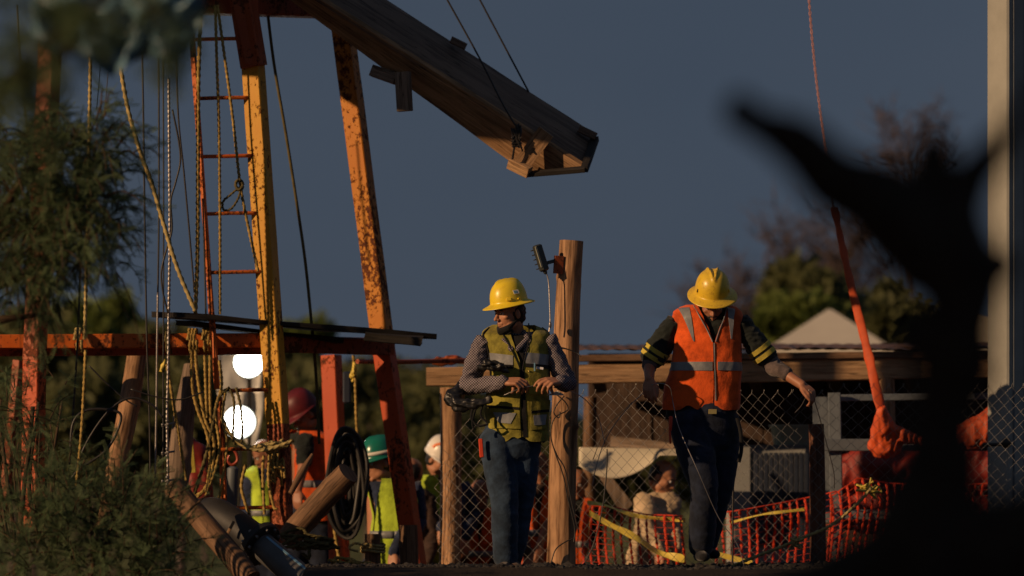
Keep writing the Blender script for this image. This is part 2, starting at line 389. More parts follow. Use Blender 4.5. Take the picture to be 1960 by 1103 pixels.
def rope_mb(mb, pts, r, pitch=None, lobes=3, n=9):
    """laid rope: three strands twisted round each other"""
    pitch = pitch or r*9
    pts = resample(smooth_path(pts, 10), pitch/7.0); rings = []; ref = None; s = 0
    for i, p in enumerate(pts):
        d = (pts[min(i+1, len(pts)-1)]-pts[max(i-1, 0)])
        if d.length < 1e-9: continue
        d.normalize()
        if ref is None: a, b = frame(d)
        else: b = (ref-d*ref.dot(d)).normalized(); a = d.cross(b).normalized()
        ref = b; ph = 2*math.pi*s/pitch; s += pitch/7.0
        ring = []
        for j in range(n):
            t = 2*math.pi*j/n
            rr = r*(0.86+0.16*math.cos(lobes*t))
            ring.append(p+(a*math.cos(t+ph)+b*math.sin(t+ph))*rr)
        rings.append(ring)
    return mb.loft(rings)
def log_mb(mb, pts, rs, n=18, seed=0, wob=0.08, step=0.05, knots=3, flatend=True):
    pts = smooth_path(pts, 8); rad = smooth_path([Vector((r, 0, 0)) for r in rs], 8)
    m = max(4, int(sum((b-a).length for a, b in zip(pts, pts[1:]))/step))
    rings = []; ref = None
    kn = [(random.uniform(0.1, 0.9), random.uniform(0, 6.28)) for _ in range(knots)]
    L = sum((b-a).length for a, b in zip(pts, pts[1:]))
    def at(a, t):
        x = t*(len(a)-1); i = min(int(x), len(a)-2); return a[i].lerp(a[i+1], x-i)
    for i in range(m+1):
        t = i/m; p = at(pts, t); r = at(rad, t if len(rad) > 1 else 0).x
        d = (at(pts, min(1, t+0.02))-at(pts, max(0, t-0.02))).normalized()
        if ref is None: a, b = frame(d)
        else: b = (ref-d*ref.dot(d)).normalized(); a = d.cross(b).normalized()
        ref = b; ring = []
        for j in range(n):
            q = 2*math.pi*j/n; o = a*math.cos(q)+b*math.sin(q)
            w = mnoise.noise(Vector((math.cos(q)*1.1, math.sin(q)*1.1, t*L*2.2+seed*9.3)))*wob
            w += mnoise.noise(Vector((math.cos(q)*4, math.sin(q)*4, t*L*5+seed*3.3)))*wob*0.45
            for kt, kq in kn:
                dq = (q-kq+math.pi) % (2*math.pi)-math.pi
                w += 0.16*math.exp(-((t-kt)*L/0.03)**2-(dq/0.35)**2)
            ring.append(p+o*r*(1+w))
        rings.append(ring)
    return mb.loft(rings)
def single(mb, name, mats, label, cat, group=None, kind=None, **kw):
    """a thing that is one mesh, with its origin at its own base"""
    c = Vector((sum(v.x for v in mb.v)/len(mb.v), sum(v.y for v in mb.v)/len(mb.v), min(v.z for v in mb.v)))
    me = mb.mesh(name, c); o = link_mesh(me, name, mats, None, kw.get('smooth', True), kw.get('sharp', 35))
    o.location = c; return tag(o, label, cat, group, kind)
def blob(mb, voxel, smooth=4, name='tmp'):
    """fuse overlapping closed pieces into one continuous skin; returns (verts, faces) arrays"""
    me = mb.mesh(name); o = bpy.data.objects.new(name, me); COL.objects.link(o)
    m = o.modifiers.new('r', 'REMESH'); m.mode = 'VOXEL'; m.voxel_size = voxel; m.adaptivity = 0
    if smooth:
        q = o.modifiers.new('s', 'SMOOTH'); q.factor = 0.5; q.iterations = smooth
    dg = bpy.context.evaluated_depsgraph_get(); ev = o.evaluated_get(dg); e = ev.to_mesh()
    n = len(e.vertices); V = np.empty(n*3, dtype=np.float32); e.vertices.foreach_get('co', V); V = V.reshape(-1, 3)
    N = np.empty(n*3, dtype=np.float32); e.vertices.foreach_get('normal', N); N = N.reshape(-1, 3)
    F = np.empty(len(e.loops), dtype=np.int32); e.loops.foreach_get('vertex_index', F)
    tot = np.empty(len(e.polygons), dtype=np.int32); e.polygons.foreach_get('loop_total', tot)
    assert (tot == 4).all()
    F = F.reshape(-1, 4); ev.to_mesh_clear()
    bpy.data.objects.remove(o); bpy.data.meshes.remove(me)
    return V, N, F
def displace(V, N, fn):
    D = np.array([fn(Vector(v), Vector(k)) for v, k in zip(V.tolist(), N.tolist())], dtype=np.float32)
    return V+N*D[:, None]
# ------------------------------------------------------------------ people
def nz3(p, a, b, c, s=0.0): return mnoise.noise(Vector((p.x*a+s, p.y*b+s*1.7, p.z*c-s)))
def fold_shirt(p, n):
    w = Vector((nz3(p, 6, 6, 6, 3), nz3(p, 6, 6, 6, 8), nz3(p, 6, 6, 6, 12)))*0.05; q = p+w
    return nz3(q, 8, 8, 12)*0.010-abs(nz3(q, 17, 12, 26, 4))*0.014+nz3(q, 36, 36, 52, 9)*0.003+0.003
def fold_jean(p, n):
    w = Vector((nz3(p, 5, 5, 5, 3), 0, nz3(p, 5, 5, 5, 12)))*0.07; q = p+w
    k = 0.6+0.8*math.exp(-((p.z-0.42)/0.10)**2)+0.9*math.exp(-((p.z-0.10)/0.08)**2)+0.5*math.exp(-((p.z-0.74)/0.07)**2)
    return nz3(q, 5, 5, 5)*0.008-abs(nz3(q+Vector((0, 0, q.x*.35)), 6, 5, 17, 4))*0.010*k+nz3(q, 24, 24, 30, 9)*0.0015+0.003
def hand(mb, wr, d, back, thumb, curls, sc=1.0, spread=0.10, th=None, tc=(10, 25, 20)):
    """palm + four bent fingers + thumb. d: where the knuckles point, back: back of the hand, thumb: side of the thumb (+1/-1)"""
    wr = Vector(wr); d = Vector(d).normalized(); back = Vector(back); back = (back-d*back.dot(d)).normalized()
    s = d.cross(back).normalized()*thumb            # towards the thumb
    offs = [0.030, 0.0095, -0.011, -0.030]; L = [0.088, 0.092, 0.086, 0.078]
    ph = [(0.044, 0.026, 0.020), (0.049, 0.030, 0.021), (0.045, 0.028, 0.021), (0.035, 0.021, 0.018)]
    for i in range(4):
        kn = wr+(d*L[i]+s*offs[i])*sc
        mb.capsule([wr+s*offs[i]*0.45*sc, wr+(d*L[i]*0.55+s*offs[i]*0.85)*sc, kn], [0.0165*sc, 0.0155*sc, 0.0112*sc], 10)
        c = curls[i] if isinstance(curls[0], (tuple, list)) else curls
        a = 0.0; p = kn; pts = [kn]; rs = [0.0105*sc]
        dd = (d+s*spread*(1.5-i)/1.5).normalized()
        for k in range(3):
            a += R(c[k]); v = dd*math.cos(a)-back*math.sin(a)
            p = p+v*ph[i][k]*sc; pts.append(p); rs.append((0.0096, 0.0088, 0.0074)[k]*sc)
        mb.capsule(pts, rs, 10)
    mb.capsule([wr+s*0.012*sc, wr+(d*0.03+s*0.026)*sc], [0.018*sc, 0.015*sc], 10)
    p = wr+(d*0.028+s*0.030-back*0.006)*sc; pts = [p]; rs = [0.0135*sc]
    td = (d*0.75+s*0.6-back*0.35).normalized() if th is None else Vector(th).normalized(); a = 0
    tw = (-s*0.6-back*0.4+d*0.2); tw = (tw-td*tw.dot(td)).normalized()
    for k in range(3):
        a += R(tc[k]); v = td*math.cos(a)+tw*math.sin(a); p = p+v*(0.040, 0.032, 0.025)[k]*sc; pts.append(p); rs.append((0.0125, 0.011, 0.0088)[k]*sc)
    mb.capsule(pts, rs, 10)
def head_mat(yaw, pitch, roll=0):
    return Matrix.Rotation(-R(yaw), 3, 'Z') @ Matrix.Rotation(R(pitch), 3, 'X') @ Matrix.Rotation(R(roll), 3, 'Y')
def head_pieces(mb, c, m, s=1.0):
    q = lambda x, y, z: c+m @ Vector((x, y, z))*s
    mb.ball(q(0, .012, .028), s, m, 24, 16, (.076, .093, .082))
    mb.ball(q(0, -.026, -.025), s, m, 20, 14, (.063, .062, .078))
    mb.ball(q(0, -.032, -.078), s, m, 20, 12, (.049, .052, .040))
    mb.ball(q(0, -.076, -.104), s, m, 12, 8, (.021, .018, .017))
    for k in (-1, 1):
        mb.ball(q(.040*k, -.055, -.022), s, m, 12, 8, (.022, .024, .018))
        mb.ball(q(.046*k, -.022, -.070), s, m, 12, 8, (.018, .035, .026))
        mb.ball(q(.076*k, .012, -.012), s, m, 12, 8, (.009, .019, .031))
        mb.ball(q(.012*k, -.097, -.034), s, m, 8, 6, (.0085, .011, .008))
        mb.capsule([q(.012*k, -.083, .019), q(.028*k, -.082, .024), q(.046*k, -.068, .018)], [.009*s, .0095*s, .008*s], 8)
    mb.capsule([q(0, -.082, .012), q(0, -.098, -.012), q(0, -.110, -.030)], [.0085*s, .010*s, .0125*s], 10)
    mb.capsule([q(-.022, -.080, -.061), q(0, -.0905, -.057), q(.022, -.080, -.061)], [.005*s, .0085*s, .005*s], 8)
    mb.capsule([q(-.019, -.078, -.069), q(0, -.0885, -.072), q(.019, -.078, -.069)], [.005*s, .009*s, .005*s], 8)
def helmet_mesh(c, m, s=1.0, full=True, ridges=True, h=.138, ax=.110, ay=.126):
    """hard hat shell: dome with ridges, flared brim, real thickness"""
    n = 72; rings = []
    def dome(t, a, off):
        ca, sa = math.sin(a), -math.cos(a)                  # a=0 is the front
        r = max(0.0, math.cos(t))**0.68; x = ca*r; y = sa*r; z = math.sin(t)**0.94
        b = 0
        if ridges:
            for k in (-1, 1):                               # two ridges that meet above the brow
                if -0.82 < y < 0.85:
                    xl = k*(0.03+0.21*(y+0.78)); d = abs(x-xl)
                    b += 0.012*math.exp(-(d/0.075)**2)*min(1, (y+0.82)*3.5)*min(1, (0.85-y)*3)
            b -= 0.004*math.exp(-(x/0.10)**2)*(1 if abs(y) < 0.6 else 0)
        return Vector((x*(ax+off+b*0.4), y*(ay+off+b*0.5), z*(h+off+b)))
    W = []
    for i in range(26): W.append(('d', math.pi/2*(1-i/25)*0.995+0.0, 0.0))
    prof = []
    for kind, t, o in W: prof.append(lambda a, t=t: dome(t, a, 0))
    def brim(a, k, dz):
        f = max(0.0, math.cos(a))
        if full: wdt = 0.044+0.010*f; dr = -0.020-0.004*f
        else:
            wdt = 0.006+0.052*f**1.6; dr = -0.006-0.016*f
        e = Vector((math.sin(a)*(ax+wdt*k), -math.cos(a)*(ay+wdt*k), dr*(k**0.85)+dz)); return e
    for k in (0.08, 0.3, 0.6, 0.9, 1.0): prof.append(lambda a, k=k: brim(a, k, -0.001))
    for k in (1.03,): prof.append(lambda a, k=k: brim(a, k, -0.005))
    for k in (0.98, 0.6, 0.1): prof.append(lambda a, k=k: brim(a, k, -0.008))
    for t in (0.0, 0.3, 0.7, 1.1, 1.5): prof.append(lambda a, t=t: dome(t, a, -0.006)-Vector((0, 0, 0.004)))
    for f in prof: rings.append([c+m @ f(2*math.pi*j/n)*s for j in range(n)])
    return rings, lambda t, a, off=0.0: c+m @ dome(t, a, off)*s
class Torso:
    """ring table (row, centre column, half width px, half depth m, shift in depth, half opening px) -> surface"""
    def __init__(s, Y, tab, zc=None): s.Y = Y; s.t = sorted(tab); s.zc = zc
    def at(s, py):
        t = s.t
        if py <= t[0][0]: r = t[0]
        elif py >= t[-1][0]: r = t[-1]
        else:
            i = max(k for k in range(len(t)-1) if t[k][0] <= py)
            f = (py-t[i][0])/(t[i+1][0]-t[i][0]); f = f*f*(3-2*f)*0.5+f*0.5
            r = [a+(b-a)*f for a, b in zip(t[i], t[i+1])]
        return (py,)+tuple(r[1:])
    def pt(s, py, ph, off=0.0, fold=1.0):
        _, cx, hw, b, dy, op = s.at(py); Y = s.Y+dy; c = P(cx, py, Y); a = hw*Y/K
        x, y = math.sin(ph), -math.cos(ph)
        ex = 0.86
        vx = math.copysign(abs(x)**ex, x); vy = math.copysign(abs(y)**ex, y)
        p = c+Vector((vx*a, vy*b, 0)); n = Vector((x/max(a, .01), y/max(b, .01), 0)).normalized()
        w = nz3(p, 6, 6, 7, 2)*0.012-abs(nz3(p, 13, 9, 6, 5))*0.012+nz3(p, 30, 30, 20, 7)*0.0025
        return p+n*(off+w*fold)
    def px(s, X, py, off=0.0, fold=1.0):
        _, cx, hw, b, dy, op = s.at(py); u = max(-1, min(1, (X-cx)/hw)); u = math.copysign(abs(u)**(1/0.86), u)
        return s.pt(py, math.asin(u), off, fold)
    def closed(s, mb, y0, y1, inset, step=6, n=40):
        rings = []; y = y1
        while y >= y0:
            rings.append([s.pt(y, 2*math.pi*j/n, -inset, 0.2) for j in range(n)]); y -= step
        mb.loft(rings)
def shell(mb, g0, g1):
    """two open grids (outer, inner) stitched into one solid sheet"""
    r, c = len(g0), len(g0[0]); V = [p for a in g0 for p in a]+[p for a in g1 for p in a]; o = r*c; F = []; U = []
    def uv(i, j): return (j*0.01, i*0.01)
    for i in range(r-1):
        for j in range(c-1):
            a = i*c+j; F.append([a, a+1, a+c+1, a+c]); F.append([o+a, o+a+c, o+a+c+1, o+a+1])
            q = [uv(i, j), uv(i, j+1), uv(i+1, j+1), uv(i+1, j)]; U += [q, q]
    for j in range(c-1):
        for i0 in (0, (r-1)*c):
            F.append([i0+j, o+i0+j, o+i0+j+1, i0+j+1]); U.append([(0, 0)]*4)
    for i in range(r-1):
        for j0 in (0, c-1):
            F.append([i*c+j0, (i+1)*c+j0, o+(i+1)*c+j0, o+i*c+j0]); U.append([(0, 0)]*4)
    mb.add(V, F, U)
def fix_normals(o):
    import bmesh
    b = bmesh.new(); b.from_mesh(o.data); bmesh.ops.recalc_face_normals(b, faces=b.faces); b.to_mesh(o.data); b.free(); o.data.update(); return o
def patch(T, name, mats, parent, quad, off=0.004, th=0.004, n=10, m=10, fold=1.0):
    """piece of cloth lying on the vest: quad = (top-left, top-right, bottom-right, bottom-left) in photo pixels"""
    mb = MB(); a, b, c, d = quad; g0 = []; g1 = []
    for i in range(m+1):
        v = i/m; l = (a[0]+(d[0]-a[0])*v, a[1]+(d[1]-a[1])*v); r = (b[0]+(c[0]-b[0])*v, b[1]+(c[1]-b[1])*v)
        g0.append([T.px(l[0]+(r[0]-l[0])*j/n, l[1]+(r[1]-l[1])*j/n, off, fold) for j in range(n+1)])
        g1.append([T.px(l[0]+(r[0]-l[0])*j/n, l[1]+(r[1]-l[1])*j/n, off-th, fold) for j in range(n+1)])
    shell(mb, g0, g1); return fix_normals(mb.build(name, mats, parent, sharp=50))
def vest(T, name, mat, parent, y0, y1, zipc, hemcurve=0.0, n=84, step=4, armcut=None):
    mb = MB(); g0 = []; g1 = []; y = y1
    while y >= y0:
        _, cx, hw, b, dy, op = T.at(y)
        def ang(X): u = max(-1, min(1, (X-cx)/hw)); return math.asin(math.copysign(abs(u)**(1/0.86), u))
        a0 = ang(zipc+op); a1 = ang(zipc-op)+2*math.pi
        r0 = []; r1 = []
        for j in range(n+1):
            ph = a0+(a1-a0)*j/n; yy = y
            if hemcurve:   # lower edge drops towards the zip, corners rounded
                w = max(0, 1-(y1-y)/40.0); e = abs(math.atan2(math.sin(ph), math.cos(ph)))
                yy = y+w*hemcurve*(math.cos(ph)*0.5+0.5)-w*10*math.exp(-((e-abs(a0))/0.16)**2)
            r0.append(T.pt(yy, ph, 0.0)); r1.append(T.pt(yy, ph, -0.006))
        g0.append(r0); g1.append(r1); y -= step
    shell(mb, g0, g1); return fix_normals(mb.build(name, mat, parent, sharp=60))
def skin_join(o_v, name, mat, parent): V, F = o_v; return np_mesh(V, F, name, mat, parent, smooth=True)
def figure(sp):
    Y = sp['Y']; hero = sp.get('hero', False)
    J = lambda t: P(t[0], t[1], Y+(t[2] if len(t) > 2 else 0))
    legs = sp.get('legs', []); base = J(legs[0][2]) if legs else J((sp['T'].t[-1][1], sp['T'].t[-1][0]))
    root = thing('person', (base.x, Y, sp.get('gz', 0.0)), sp['label'], 'person', sp.get('group'))
    hx, hy, hdy, yaw, pitch, roll = sp['head']; hc = J((hx, hy, hdy)); hm = head_mat(yaw, pitch, roll); hs = sp.get('hs', 1.0)
    T = sp['T']
    # one continuous body
    mb = MB(); head_pieces(mb, hc, hm, hs)
    nb = J(sp['neck']); nk = hc+hm @ Vector((0, .03, -.06))*hs
    mb.capsule([nk, nk.lerp(nb, .5), nb, nb+Vector((0, .01, -.08))], [.054*hs, .054*hs, .062*hs, .07*hs], 16)
    hip = J(sp['hip'])
    mb.capsule([nb+Vector((0, .02, -.10)), hip], [.10, .10], 20, flat=((0, 1, 0), 0.75))
    for a in sp['arms']:
        s, e, w = J(a['s']), J(a['e']), J(a['w']); sr = a.get('r', (.036, .034, .026))
        mb.capsule([nb+Vector((0, .01, -.09)), s, e, e.lerp(w, .4), w], [.04, sr[0], sr[1], .036, sr[2]], 14)
        hd = a['hand']; hand(mb, w, hd[0], hd[1], hd[2], hd[3], hd[4] if len(hd) > 4 else 1.0, th=hd[5] if len(hd) > 5 else None)
    for L in legs:
        mb.capsule([hip, J(L[0]), J(L[1]), J(L[2])], [.07, .06, .042, .036], 12)
    V, N, F = blob(mb, 0.0042 if hero else 0.009, 3 if hero else 2); np_mesh(V, F, 'body', sp.get('skin', M['skin']), root, True)
    # eyes, brows, hair
    q = lambda x, y, z: hc+hm @ Vector((x, y, z))*hs
    if hero or sp.get('eyes'):
        for k in (-1, 1):
            e = MB(); e.ball(q(.030*k, -.0755, .003), .0125*hs, hm, 16, 10); eo = e.build('eye', M['eye_white'], root)
            g = sp.get('gaze', 0); e = MB(); e.ball(q(.030*k-.006*g, -.0825, .002), .0062*hs, hm, 12, 8); e.build('iris', M['iris'], eo)
            e = MB(); e.capsule([q(.013*k, -.0905, .0205), q(.028*k, -.090, .026), q(.046*k, -.075, .020)], [.0035, .0042, .0028], 8); e.build('eyebrow', M['hair'], root)
    h = MB(); h.ball(q(0, .030, .008), hs, hm, 32, 20, (.0815, .080, .084))
    h.ball(q(0, .045, -.035), hs, hm, 24, 12, (.066, .060, .05))
    V, N, F = blob(h, 0.005 if hero else .009, 2)
    V = displace(V, N, lambda p, n: nz3(p, 60, 60, 60)*0.006+nz3(p, 150, 150, 60)*0.003); np_mesh(V, F, 'hair', M['hair'], root, True)
    if sp.get('moustache'):
        e = MB(); e.capsule([q(-.026, -.086, -.052), q(0, -.097, -.045), q(.026, -.086, -.052)], [.0035, .006, .0035], 8); e.build('moustache', M['hair'], root)
    # shirt
    mb = MB(); T.closed(mb, sp['shirt'][0], sp['shirt'][1], 0.026)
    for a in sp['arms']:
        s, e, w = J(a['s']), J(a['e']), J(a['w']); t = a.get('sleeve', 1.0); r = a.get('sr', (.078, .062, .058, .045))
        cx = T.at(sp['shirt'][0]+30)[1]; inn = J((cx+(a['s'][0]-cx)*0.45, a['s'][1]+8, 0))
        if t >= 1: mb.capsule([inn, s, s.lerp(e, .5), e, e.lerp(w, .5), w-(w-e).normalized()*0.01], [r[0]*.55, r[0]*.92, r[1]*1.06, r[2], (r[2]+r[3])/2, r[3]], 20)
        else: mb.capsule([inn, s, s.lerp(e, .5), s.lerp(e, t)], [r[0]*.55, r[0]*.92, r[1]*1.06, r[1]], 20)
    V, N, F = blob(mb, 0.0065 if hero else .011, 5 if hero else 3); V = displace(V, N, fold_shirt)
    np_mesh(V, F, 'shirt', sp['shirtmat'], root, True)
    for a in sp['arms']:
        s, e, w = J(a['s']), J(a['e']), J(a['w'])
        if 'under' in a:
            t, rr = a['under']; u = MB(); q1 = e.lerp(w, t); u.capsule([s.lerp(e, .55), e, q1], [.052, rr[0], rr[1]], 18)
            V, N, F = blob(u, .007, 3); V = displace(V, N, fold_shirt); np_mesh(V, F, 'sleeve', M['grey_sleeve'], root, True)
        for (t0, t1) in a.get('bands', []):
            u = MB(); r = a['sr'][1]*1.08; u.tube([s.lerp(e, t0), s.lerp(e, t1)], [r+.002, r], 24); u.build('sleeve_band', M['yellow_band'], root)
    if 'collar' in sp:
        for k in (-1, 1):
            c = MB(); pts = [J(t) for t in sp['collar'][0 if k < 0 else 1]]
            c.capsule(pts, [.017]*len(pts), 10, flat=((0, 1, 0.2), 0.45)); fo = c.build('collar', sp['shirtmat'], root)
    # trousers and boots
    if legs:
        mb = MB(); wy, wx, ww = sp['waist']
        w0 = J((wx, wy, .01)); mb.capsule([w0, J((wx, wy+38, .01))], [ww, ww*1.04], 28, flat=((0, 1, 0), .74))
        for L in legs:
            h_, k_, a_ = J(L[0]), J(L[1]), J(L[2]); r = L[4]
            mb.capsule([h_, h_.lerp(k_, .5), k_, k_.lerp(a_, .35), k_.lerp(a_, .7), a_], r, 22)
        V, N, F = blob(mb, 0.0068 if hero else .012, 5 if hero else 3); V = displace(V, N, fold_jean)
        np_mesh(V, F, 'trousers', sp['jeans'], root, True)
        for L in legs:
            a_ = J(L[2]); t_ = J(L[3]); b = MB(); d = (t_-a_); d.z = 0; d.normalize(); fl = Vector((a_.x, a_.y, a_.z-0.055))
            b.capsule([a_+Vector((0, 0, .04)), a_-Vector((0, 0, .02)), fl-d*.02], [.052, .05, .042], 14)
            b.capsule([fl-d*.045-Vector((0, 0, .01)), fl+d*.08-Vector((0, 0, .008)), fl+d*.165-Vector((0, 0, .014))], [.042, .043, .036], 14, flat=((0, 0, 1), .8))
            V, N, F = blob(b, .007, 3); V[:, 2] = np.maximum(V[:, 2], fl.z-0.052); np_mesh(V, F, 'boot', sp.get('boot', M['brown_cloth']), root, True)
    return root, hc, hm, T
def add_helmet(root, hc, hm, hs, mat, full=True, tilt=0.0, z=.040, ridges=True):
    c = hc+hm @ Vector((0, .006, z))*hs; m = hm @ Matrix.Rotation(R(tilt), 3, 'X')
    mb = MB(); rings, dome = helmet_mesh(c, m, hs, full, ridges); mb.loft(rings, caps=False); o = mb.build('helmet', mat, root, sharp=70)
    return fix_normals(o), dome, c, m
def lug(dome, m, name, mat, parent, t, a, sz):
    p = dome(t, a, 0.001); nrm = (dome(t, a, 0.01)-dome(t, a, 0)).normalized(); up = (dome(t+.05, a, 0)-dome(t, a, 0)).normalized()
    s = up.cross(nrm).normalized(); up = nrm.cross(s); rot = Matrix((s, up, nrm)).transposed()
    b = MB(); b.box(p+nrm*sz[2]*.3, sz, rot); return b.build(name, mat, parent)

# ---- the two men in front
T1 = Torso(30.0, [(619, 981, 33, .05, .07, 30), (625, 983, 48, .06, .06, 28), (633, 985, 62, .085, .045, 26), (643, 986, 66, .11, .02, 21), (665, 990, 62, .13, 0, 14),
                  (695, 994, 58, .135, 0, 4), (715, 995, 58, .135, 0, 1.5), (745, 991, 62, .135, 0, 1.5), (780, 990, 62, .135, 0, 1.5), (820, 991, 61, .135, 0, 1.5), (850, 992, 58, .13, 0, 1.5)])
man1, hc1, hm1, _ = figure(dict(
    Y=30.0, hero=True, label='man in yellow full-brim helmet and faded yellow vest, looking left beside the tall wooden post',
    head=(975, 599, -.045, 56, 8, 0), hs=.97, neck=(986, 638, .02), hip=(978, 850, 0), T=T1, gaze=-1,
    arms=[dict(s=(924, 657, 0), e=(896, 742, -.05), w=(966, 731, -.235), sr=(.074, .068, .066, .043), hand=((.93, -.32, .02), (.05, -.55, .85), -1, ((30, 45, 25), (42, 48, 25), (50, 50, 30), (55, 55, 30)), 1.0, (.55, -.5, -.65))),
          dict(s=(1052, 657, 0), e=(1086, 737, -.01), w=(1071, 731, -.20), sr=(.070, .060, .060, .046), hand=((-.70, -.58, .02), (.12, -.55, .83), 1, ((22, 35, 20), (35, 40, 25), (45, 45, 25), (55, 50, 25)), 1.0, (-.5, -.35, -.8)))],
    shirt=(636, 846), shirtmat=M['check_shirt'], waist=(812, 982, .165), jeans=M['denim'],
    collar=([(972, 636, -.045), (962, 650, -.09), (978, 668, -.125)], [(1002, 636, -.045), (1010, 648, -.09), (992, 668, -.125)]),
    legs=[((951, 850, -.02), (966, 962, -.07), (968, 1066, -.02), (960, 1080, -.3), [.112, .098, .084, .082, .078, .074]),
          ((1003, 850, .02), (999, 960, .05), (984, 1064, .10), (990, 1080, -.3), [.108, .094, .074, .070, .066, .062])]))
hel1, dome1, hcc1, hmm1 = add_helmet(man1, hc1, hm1, .95, M['helmet_yellow'], tilt=3, z=.074)
lug(dome1, hmm1, 'helmet_slot', M['helmet_yellow'], hel1, .12, R(60), (.028, .016, .012))
lug(dome1, hmm1, 'helmet_slot', M['helmet_yellow'], hel1, .08, R(93), (.020, .008, .009))
st = lug(dome1, hmm1, 'sticker', M['white_strip'], hel1, .40, R(88), (.038, .026, .003))
def on_dome(dome, name, mat, parent, t, a, sz, lift=.0035):
    p = dome(t, a, lift); nrm = (dome(t, a, 0.01)-dome(t, a, 0)).normalized(); up = (dome(t+.05, a, 0)-dome(t, a, 0)).normalized()
    s = up.cross(nrm).normalized(); up = nrm.cross(s); b = MB(); b.box(p, sz, Matrix((s, up, nrm)).transposed()); return b.build(name, mat, parent)
on_dome(dome1, 'sticker_print', M['pipe_blue'], st, .40, R(85), (.020, .015, .002))
# black mask pulled below the chin
mb = MB(); q = lambda x, y, z: hc1+hm1 @ Vector((x, y, z))*.95
mb.capsule([q(-.060, .0, -.055), q(-.052, -.055, -.092), q(0, -.085, -.112), q(.052, -.055, -.092), q(.060, .0, -.055)], [.010, .019, .024, .019, .010], 14)
mb.capsule([q(-.045, -.035, -.115), q(0, -.06, -.128), q(.045, -.035, -.115)], [.016, .02, .016], 12)
V, N, F = blob(mb, .004, 4); np_mesh(V, F, 'face_mask', M['black_cloth'], man1, True)
v1 = vest(T1, 'vest', M['olive_vest'], man1, 619, 838, 999, hemcurve=9)
patch(T1, 'undershirt', M['black_cloth'], man1, ((974, 642), (1004, 642), (1001, 702), (990, 702)), -.014, .006, 6, 10, .2)
for s in (-1, 1):   # chest stripe with its black lower edge
    x0, x1 = (934, 982) if s < 0 else (1006, 1053)
    t = patch(T1, 'reflective_stripe', M['grey_tape'], v1, ((x0, 676), (x1, 682 if s < 0 else 680), (x1, 700), (x0, 697)), .004, n=14, m=4)
    patch(T1, 'stripe_edge', M['black_cloth'], v1, ((x0, 697), (x1, 700), (x1, 707), (x0, 704)), .004, n=14, m=2)
patch(T1, 'zipper', M['black_cloth'], v1, ((995, 708), (1003, 708), (1010, 838), (1001, 838)), .0035, n=2, m=24)
for nm, qd, of in (('pocket', ((936, 758), (993, 761), (996, 822), (941, 820)), .010), ('pocket_flap', ((934, 756), (995, 759), (994, 781), (935, 776)), .016),
                   ('pocket', ((1016, 770), (1048, 766), (1046, 822), (1016, 824)), .010), ('pocket_flap', ((1016, 770), (1050, 766), (1049, 784), (1015, 788)), .016),
                   ('pocket', ((1012, 712), (1046, 708), (1046, 752), (1012, 756)), .009)):
    patch(T1, nm, M['olive_vest'], v1, qd, of, .008, 8, 8)
for qd in (((946, 790), (988, 792), (978, 812), (956, 810)), ((1020, 796), (1045, 794), (1042, 814), (1022, 815))):
    patch(T1, 'reflective_patch', M['grey_tape'], v1, qd, .014, .003, 6, 6)
for qd in (((935, 776), (993, 781), (993, 786), (935, 781)), ((1016, 787), (1049, 784), (1049, 789), (1016, 792))):
    patch(T1, 'pocket_trim', M['black_cloth'], v1, qd, .0125, .003, 8, 2)
# trims along the arm holes and the neck opening
def trim(T, pts, parent, r=.006, mat=None, off=.004, name='vest_trim'):
    mb = MB(); mb.tube(smooth_path([T.px(x, y, off) for x, y in pts], 6), r, 8); return mb.build(name, mat or M['black_cloth'], parent)
trim(T1, [(937, 628), (926, 642), (934, 668), (938, 690), (940, 720)], v1)
trim(T1, [(1038, 628), (1049, 640), (1052, 668), (1052, 700), (1053, 740)], v1)
trim(T1, [(953, 620), (962, 640), (976, 665), (990, 694), (996, 710)], v1, .004)
trim(T1, [(1011, 620), (1013, 640), (1010, 665), (1003, 694), (1000, 710)], v1, .004)
b = MB(); b.box(T1.px(1022, 704, .012), (.008, .008, .05)); b.build('pen', M['pipe_blue'], v1)
b = MB(); b.box(T1.px(1032, 706, .012), (.042, .004, .014), Matrix.Rotation(R(8), 3, 'Y')); b.build('folded_paper', M['paper'], v1)
b = MB(); b.ball(T1.px(1012, 712, .010), .006); b.build('button', M['brass'], v1)
b = MB(); p = P(921, 858, 29.86); b.box(p, (.026, .02, .115), Matrix.Rotation(R(-4), 3, 'Y'), .004); single(b, 'multitool', M['net_orange'], 'red orange tool clipped at the hip of the man in the faded vest', 'tool')
# jacket bundled under his arm
def bundle(name, pts, rs, mat, label, cat, vox=.008, amp=.018, fr=16):
    mb = MB(); mb.capsule(pts, rs, 18)
    V, N, F = blob(mb, vox, 2)
    V = displace(V, N, lambda p, n: (0.35-abs(nz3(p, fr*.6, fr, fr*1.8, 2))*2)*amp+(0.3-abs(nz3(p, fr*1.6, fr*2, fr*3.4, 5)))*amp*.7)
    c = V.mean(axis=0); c[2] = V[:, 2].min(); o = np_mesh(V-c, F, name, mat, None, True); o.location = Vector(c.tolist()); return tag(o, label, cat)
M['black_plastic'] = plain('black_plastic_film', (0.010, 0.010, 0.010), 0.42, var=0.3, bmp=0.8, bscale=30)
bundle('bundled_jacket', [P(880, 742, 29.98), P(868, 762, 29.9), P(880, 776, 29.84), P(905, 774, 29.82), P(935, 766, 29.80)], [.04, .058, .048, .034, .026], M['black_plastic'], 'shiny black jacket bundled under the arm of the man looking left', 'jacket')
bundle('black_bag', [P(918, 704, 29.86), P(930, 698, 29.80), P(954, 701, 29.80), P(970, 709, 29.83)], [.020, .028, .028, .014], M['black_plastic'], 'crumpled black plastic bag pressed against the chest above the checked forearm', 'bag', amp=.022, fr=24)
mb = MB()
